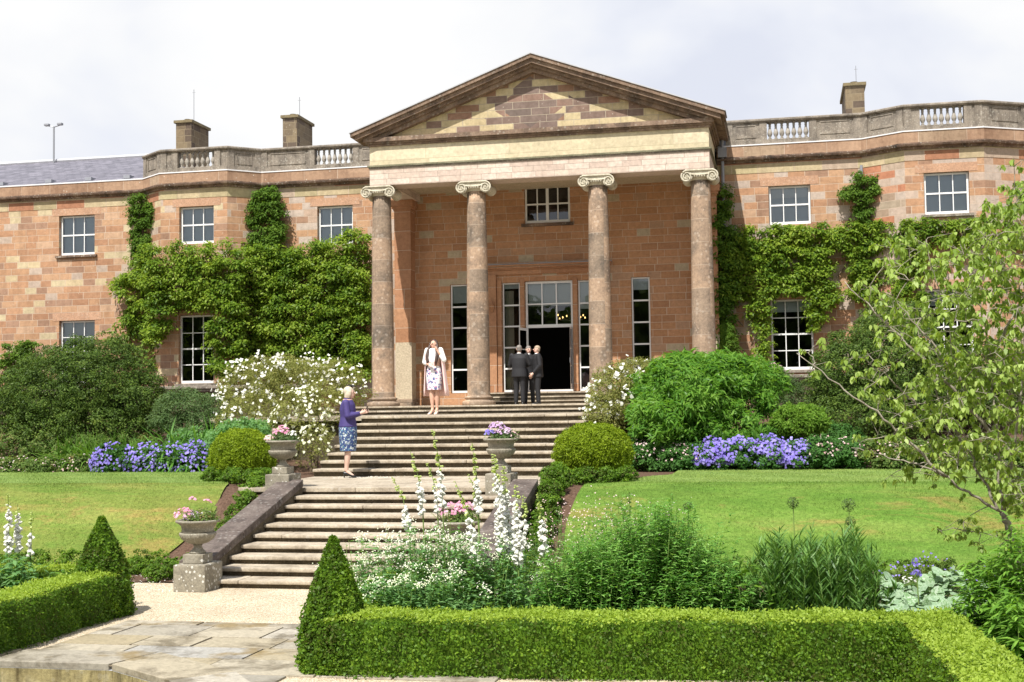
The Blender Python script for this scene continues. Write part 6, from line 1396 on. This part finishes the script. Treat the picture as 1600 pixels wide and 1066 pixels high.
for s in (-1, 1):
    m.tube([hc+[s*.06, .01, .07], hc+[s*.088, .0, -.02], hc+[s*.105, -.05, -.14], hc+[s*.12, -.09, -.27], hc+[s*.105, -.12, -.40], hc+[s*.095, -.12, -.5]], [.028, .034, .04, .042, .036, .014], 9)
hb = remesh('hair', m, hairb, w1, .010)
m = MB(); shoe(m, J['ankl'], (-.25, -1), .23, .07); shoe(m, J['ankr'], (.1, -1), .23, .07); remesh('shoes', m, nude, w1, .009)
m = MB(); m.box(-.03, .10, -.235, -.20, 1.03+hz, 1.11+hz); local(m, 'clutch_bag', pinkc, w1, False)
# --- woman in navy jacket standing on the landing, seen from the side, looking at her phone
h = 1.64; p = aY(547, 745.5, 22.55)
w2 = person('blond woman in violet navy jacket and blue floral skirt holding a phone on the landing', (p[0], 22.45, 1.104), R(100), h, None)
hz = .06
J = dict(lean=straight, hipl=(-.08, 0, .84+hz), hipr=(.08, 0, .84+hz), kneel=(-.07, -.015, .46+hz), kneer=(.075, .02, .46+hz), ankl=(-.06, .02, .08+hz), ankr=(.07, .05, .08+hz),
         shol=(-.15, .01, 1.31+hz), elbl=(-.2, -.03, 1.07+hz), wril=(-.09, -.25, 1.12+hz), shor=(.15, .01, 1.31+hz), elbr=(.2, -.02, 1.06+hz), wrir=(.07, -.27, 1.13+hz))
m = MB(); body(m, h, J); m.tube([(0, 0, .8), (0, -.0, 1.38+hz)], [(.14, .12), (.12, .09)], 14); hc = V3(0, -.045, 1.50+hz); f, sd_, k = head(m, hc, (0, -1), h)
hand(m, J['wril'], (.55, -.8, .25), (0, 0, 1)); hand(m, J['wrir'], (-.4, -.9, .25), (0, 0, 1))
for s in ('l', 'r'): m.tube([J['ank'+s], (J['ank'+s][0], J['ank'+s][1]-.02, .05+hz), (J['ank'+s][0], J['ank'+s][1]-.12, .03)], [.036, .035, .03], 8)
remesh('body', m, skin2, w2, .008); face(w2, hc, f, sd_, k)
m = MB(); hx = [(.87, .20, .17), (.92, .19, .16), (1.05, .165, .14), (1.18, .185, .15), (1.28, .185, .135), (1.35, .13, .1), (1.41, .06, .06)]
m.tube([(0, 0, z_+hz) for z_, a, b_ in hx], [(a, b_) for z_, a, b_ in hx], 20)
for s in ('l', 'r'): limb(m, J['sho'+s], J['elb'+s], .068, .058); limb(m, J['elb'+s], np.array(J['elb'+s])*.2+np.array(J['wri'+s])*.8, .057, .045)
remesh('jacket', m, navy, w2, .011, 3)
sk = printmat('blue_floral_skirt', (.035, .065, .19), [(.55, .62, .66), (.12, .3, .42), (.35, .42, .3)], 19, .3)
m = MB(); skirt(m, [(0, 0, .96+hz, .17, .145), (0, 0, .86+hz, .19, .165), (0, 0, .7+hz, .185, .165), (0, 0, .55+hz, .175, .155), (0, 0, .43+hz, .165, .145)], 36, .015); local(m, 'skirt', sk, w2)
m = MB(); m.ell(tuple(hc+[0, .035, .03]), (.09, .095, .09), 16, 10); m.tube([hc+[0, .05, .0], hc+[0, .065, -.1]], [(.085, .05), (.08, .045)], 12)
for s in (-1, 1): m.tube([hc+[s*.068, .01, .03], hc+[s*.078, .02, -.04], hc+[s*.07, .03, -.10]], [(.028, .05), (.026, .05), (.02, .035)], 9)
remesh('hair', m, hairbl, w2, .010)
m = MB(); q = hc+[.045, -.02, .10]
for a in np.linspace(0, 5.5, 7): m.tube([q, q+[.05*math.cos(a), .05*math.sin(a), .03], q+[.085*math.cos(a), .08*math.sin(a), .0]], [.012, .016, .004], 6)
local(m, 'fascinator', blackm, w2)
m = MB(); m.add([(x_, y_, z_) for x_ in (-.075, .075) for (y_, z_) in ((-.37, 1.16+hz), (-.36, 1.16+hz), (-.355, 1.245+hz), (-.365, 1.245+hz))], [(0, 1, 2, 3), (7, 6, 5, 4), (0, 4, 5, 1), (1, 5, 6, 2), (2, 6, 7, 3), (3, 7, 4, 0)])
ph_ = local(m, 'phone', glassm, w2, False)
m = MB(); shoe(m, J['ankl'], (0, -1), .24, .055); shoe(m, J['ankr'], (0, -1), .24, .055); remesh('shoes', m, blackm, w2, .008)
# --- men in dark suits by the door
def man(label, px, y, rz, h, fd, hairm, J2={}, grp='men in dark suits by the open door', face_=True, wide=1.):
    p = aY(px, 630, y); t = person(label, (p[0], y, 2.46), rz, h, None, group=grp); k = h/1.75
    J = dict(lean=straight, hipl=(-.09, 0, .9*k), hipr=(.09, 0, .9*k), kneel=(-.1, -.01, .5*k), kneer=(.1, -.02, .5*k), ankl=(-.11, .02, .09*k), ankr=(.11, .0, .09*k), shol=(-.2*wide, 0, 1.43*k), elbl=(-.26*wide, .03, 1.14*k), wril=(-.25*wide, -.04, .88*k),
             shor=(.2*wide, 0, 1.43*k), elbr=(.26*wide, .03, 1.14*k), wrir=(.25*wide, -.04, .88*k)); J.update(J2)
    m = MB(); body(m, h, J); m.tube([(0, 0, .9*k), (0, 0, 1.4*k)], [(.15, .11), (.15, .1)], 12); hc = V3(0, -.02, 1.625*k); f, sd_, kk = head(m, hc, fd, h, 1.1)
    for s in ('l', 'r'):
        e = unit(np.array(J['wri'+s])-np.array(J['elb'+s])); hand(m, J['wri'+s], e, (0, -1, 0) if abs(e[2]) > .6 else (0, 0, 1), s=1.1)
    remesh('body', m, skin2, t, .009); face(t, hc, f, sd_, kk)
    m = MB(); tz = [(.80, .215, .165), (.9, .21, .16), (1.05, .19, .145), (1.2, .205, .15), (1.35, .225, .14), (1.44, .18, .105), (1.49, .08, .075)]
    m.tube([(0, 0, z_*k) for z_, a, b_ in tz], [(a*wide, b_*wide) for z_, a, b_ in tz], 20)
    for s in ('l', 'r'): limb(m, J['sho'+s], J['elb'+s], .075, .062); limb(m, J['elb'+s], np.array(J['elb'+s])*.12+np.array(J['wri'+s])*.88, .06, .045)
    remesh('suit_jacket', m, suit, t, .012, 3)
    m = MB(); m.tube([(0, 0, .98*k), (0, 0, .84*k)], [(.18, .14), (.185, .145)], 16)
    for s in ('l', 'r'): limb(m, J['hip'+s], J['knee'+s], .1, .078); limb(m, J['knee'+s], J['ank'+s], .076, .062)
    remesh('trousers', m, suit, t, .012, 3)
    m = MB(); m.lathe((0, -.012, 1.455*k), [(.075, 0), (.068, .02), (.062, .05), (.056, .05)], 20); local(m, 'shirt_collar', shirt, t)
    m = MB(); m.ell(tuple(hc-f*.018+[0, 0, .035]), (.08*kk, .088*kk, .078*kk), 16, 10); m.ell(tuple(hc-f*.035-[0, 0, .02]), (.072*kk, .06*kk, .07*kk), 14, 9); remesh('hair', m, hairm, t, .009)
    m = MB(); shoe(m, J['ankl'], (0, -1), .28); shoe(m, J['ankr'], (0, -1), .28); remesh('shoes', m, blackm, t, .009); return t, k
man('broad man in black suit with grey hair seen from behind left of the open door', 812, 36.35, R(172), 1.74, (.3, -1), hairg, dict(wril=(-.12, -.26, 1.1), elbl=(-.3, -.06, 1.16), wrir=(.12, -.24, 1.08), elbr=(.3, -.04, 1.15)), wide=1.1)
t, k = man('man mostly hidden between the other two suited men with a white glove', 827, 36.95, R(20), 1.74, (.2, -1), hairg)
m = MB(); m.ell((-.25, -.06, .80), (.05, .05, .06), 10, 8); local(m, 'white_glove', shirt, t)
man('man in black suit standing in profile against the dark open doorway, facing left', 841, 36.5, R(-72), 1.72, (0, -1), plain('sandy_grey_hair', (.36, .28, .2), .6, var=.3, scale=70), dict(wril=(-.22, -.12, .88), wrir=(.2, -.16, .9)))

for o_ in bpy.data.objects:
    if o_.parent and o_.name.split('.')[0] in ('flowers', 'flower_heads', 'shoots', 'twigs', 'rays', 'stalks'): o_['kind'] = 'stuff'
# ------------------------------------------------------------------ light
EL = R(57); AZ = R(13)
sd = Vector((-math.sin(AZ)*math.cos(EL), -math.cos(AZ)*math.cos(EL), math.sin(EL)))
sun = bpy.data.lights.new('sun', 'SUN'); sun.energy = 5.0; sun.angle = R(.5); sun.color = (1, .955, .88)
so = bpy.data.objects.new('sun', sun); COL.objects.link(so); so.rotation_euler = sd.to_track_quat('Z', 'Y').to_euler(); so.location = (0, 0, 30)
w = bpy.data.worlds.new("World"); scn.world = w; w.use_nodes = True; nt = w.node_tree; nt.nodes.clear(); N = NT(nt)
out = N.n('ShaderNodeOutputWorld'); bg = N.n('ShaderNodeBackground'); N.l(bg.outputs[0], out.inputs[0])
sky = N.n('ShaderNodeTexSky', sky_type='NISHITA'); sky.sun_disc = False; sky.sun_elevation = EL; sky.sun_rotation = math.pi+AZ
tc = N.n('ShaderNodeTexCoord'); mp = N.n('ShaderNodeMapping'); mp.inputs['Scale'].default_value = (1, 1, 1.7); mp.inputs['Location'].default_value = (.4, .2, .1); N.l(tc.outputs['Generated'], mp.inputs[0])
n1_ = N.noise(2.6, 5, .5, mp.outputs[0], .3)
cl = N.ramp(n1_, [(.38, (5.5, 5.75, 6.5)), (.45, (6.1, 6.3, 6.85)), (.52, (6.8, 6.88, 7.05)), (.6, (7.25, 7.25, 7.25))])
cov = N.ramp(N.noise(1.6, 5, .5, mp.outputs[0]), [(.25, (.85, .85, .85)), (.5, (1, 1, 1))])
sz = N.n('ShaderNodeSeparateXYZ'); N.l(tc.outputs['Generated'], sz.inputs[0])
hi = N.ramp(sz.outputs[2], [(.4, (1, 1, 1)), (.75, (.45, .45, .45))])
cov = N.math('MULTIPLY', cov, hi)
mx = N.mix(cov, sky.outputs[0], cl); N.l(mx, bg.inputs[0]); bg.inputs[1].default_value = .1
scn.view_settings.view_transform = 'Standard'; scn.view_settings.look = 'None'; scn.view_settings.exposure = .48; scn.view_settings.gamma = 1
scn.cycles.max_bounces = 6; scn.cycles.diffuse_bounces = 3; scn.cycles.transparent_max_bounces = 6; scn.cycles.glossy_bounces = 3
scn.cycles.sample_clamp_indirect = 5
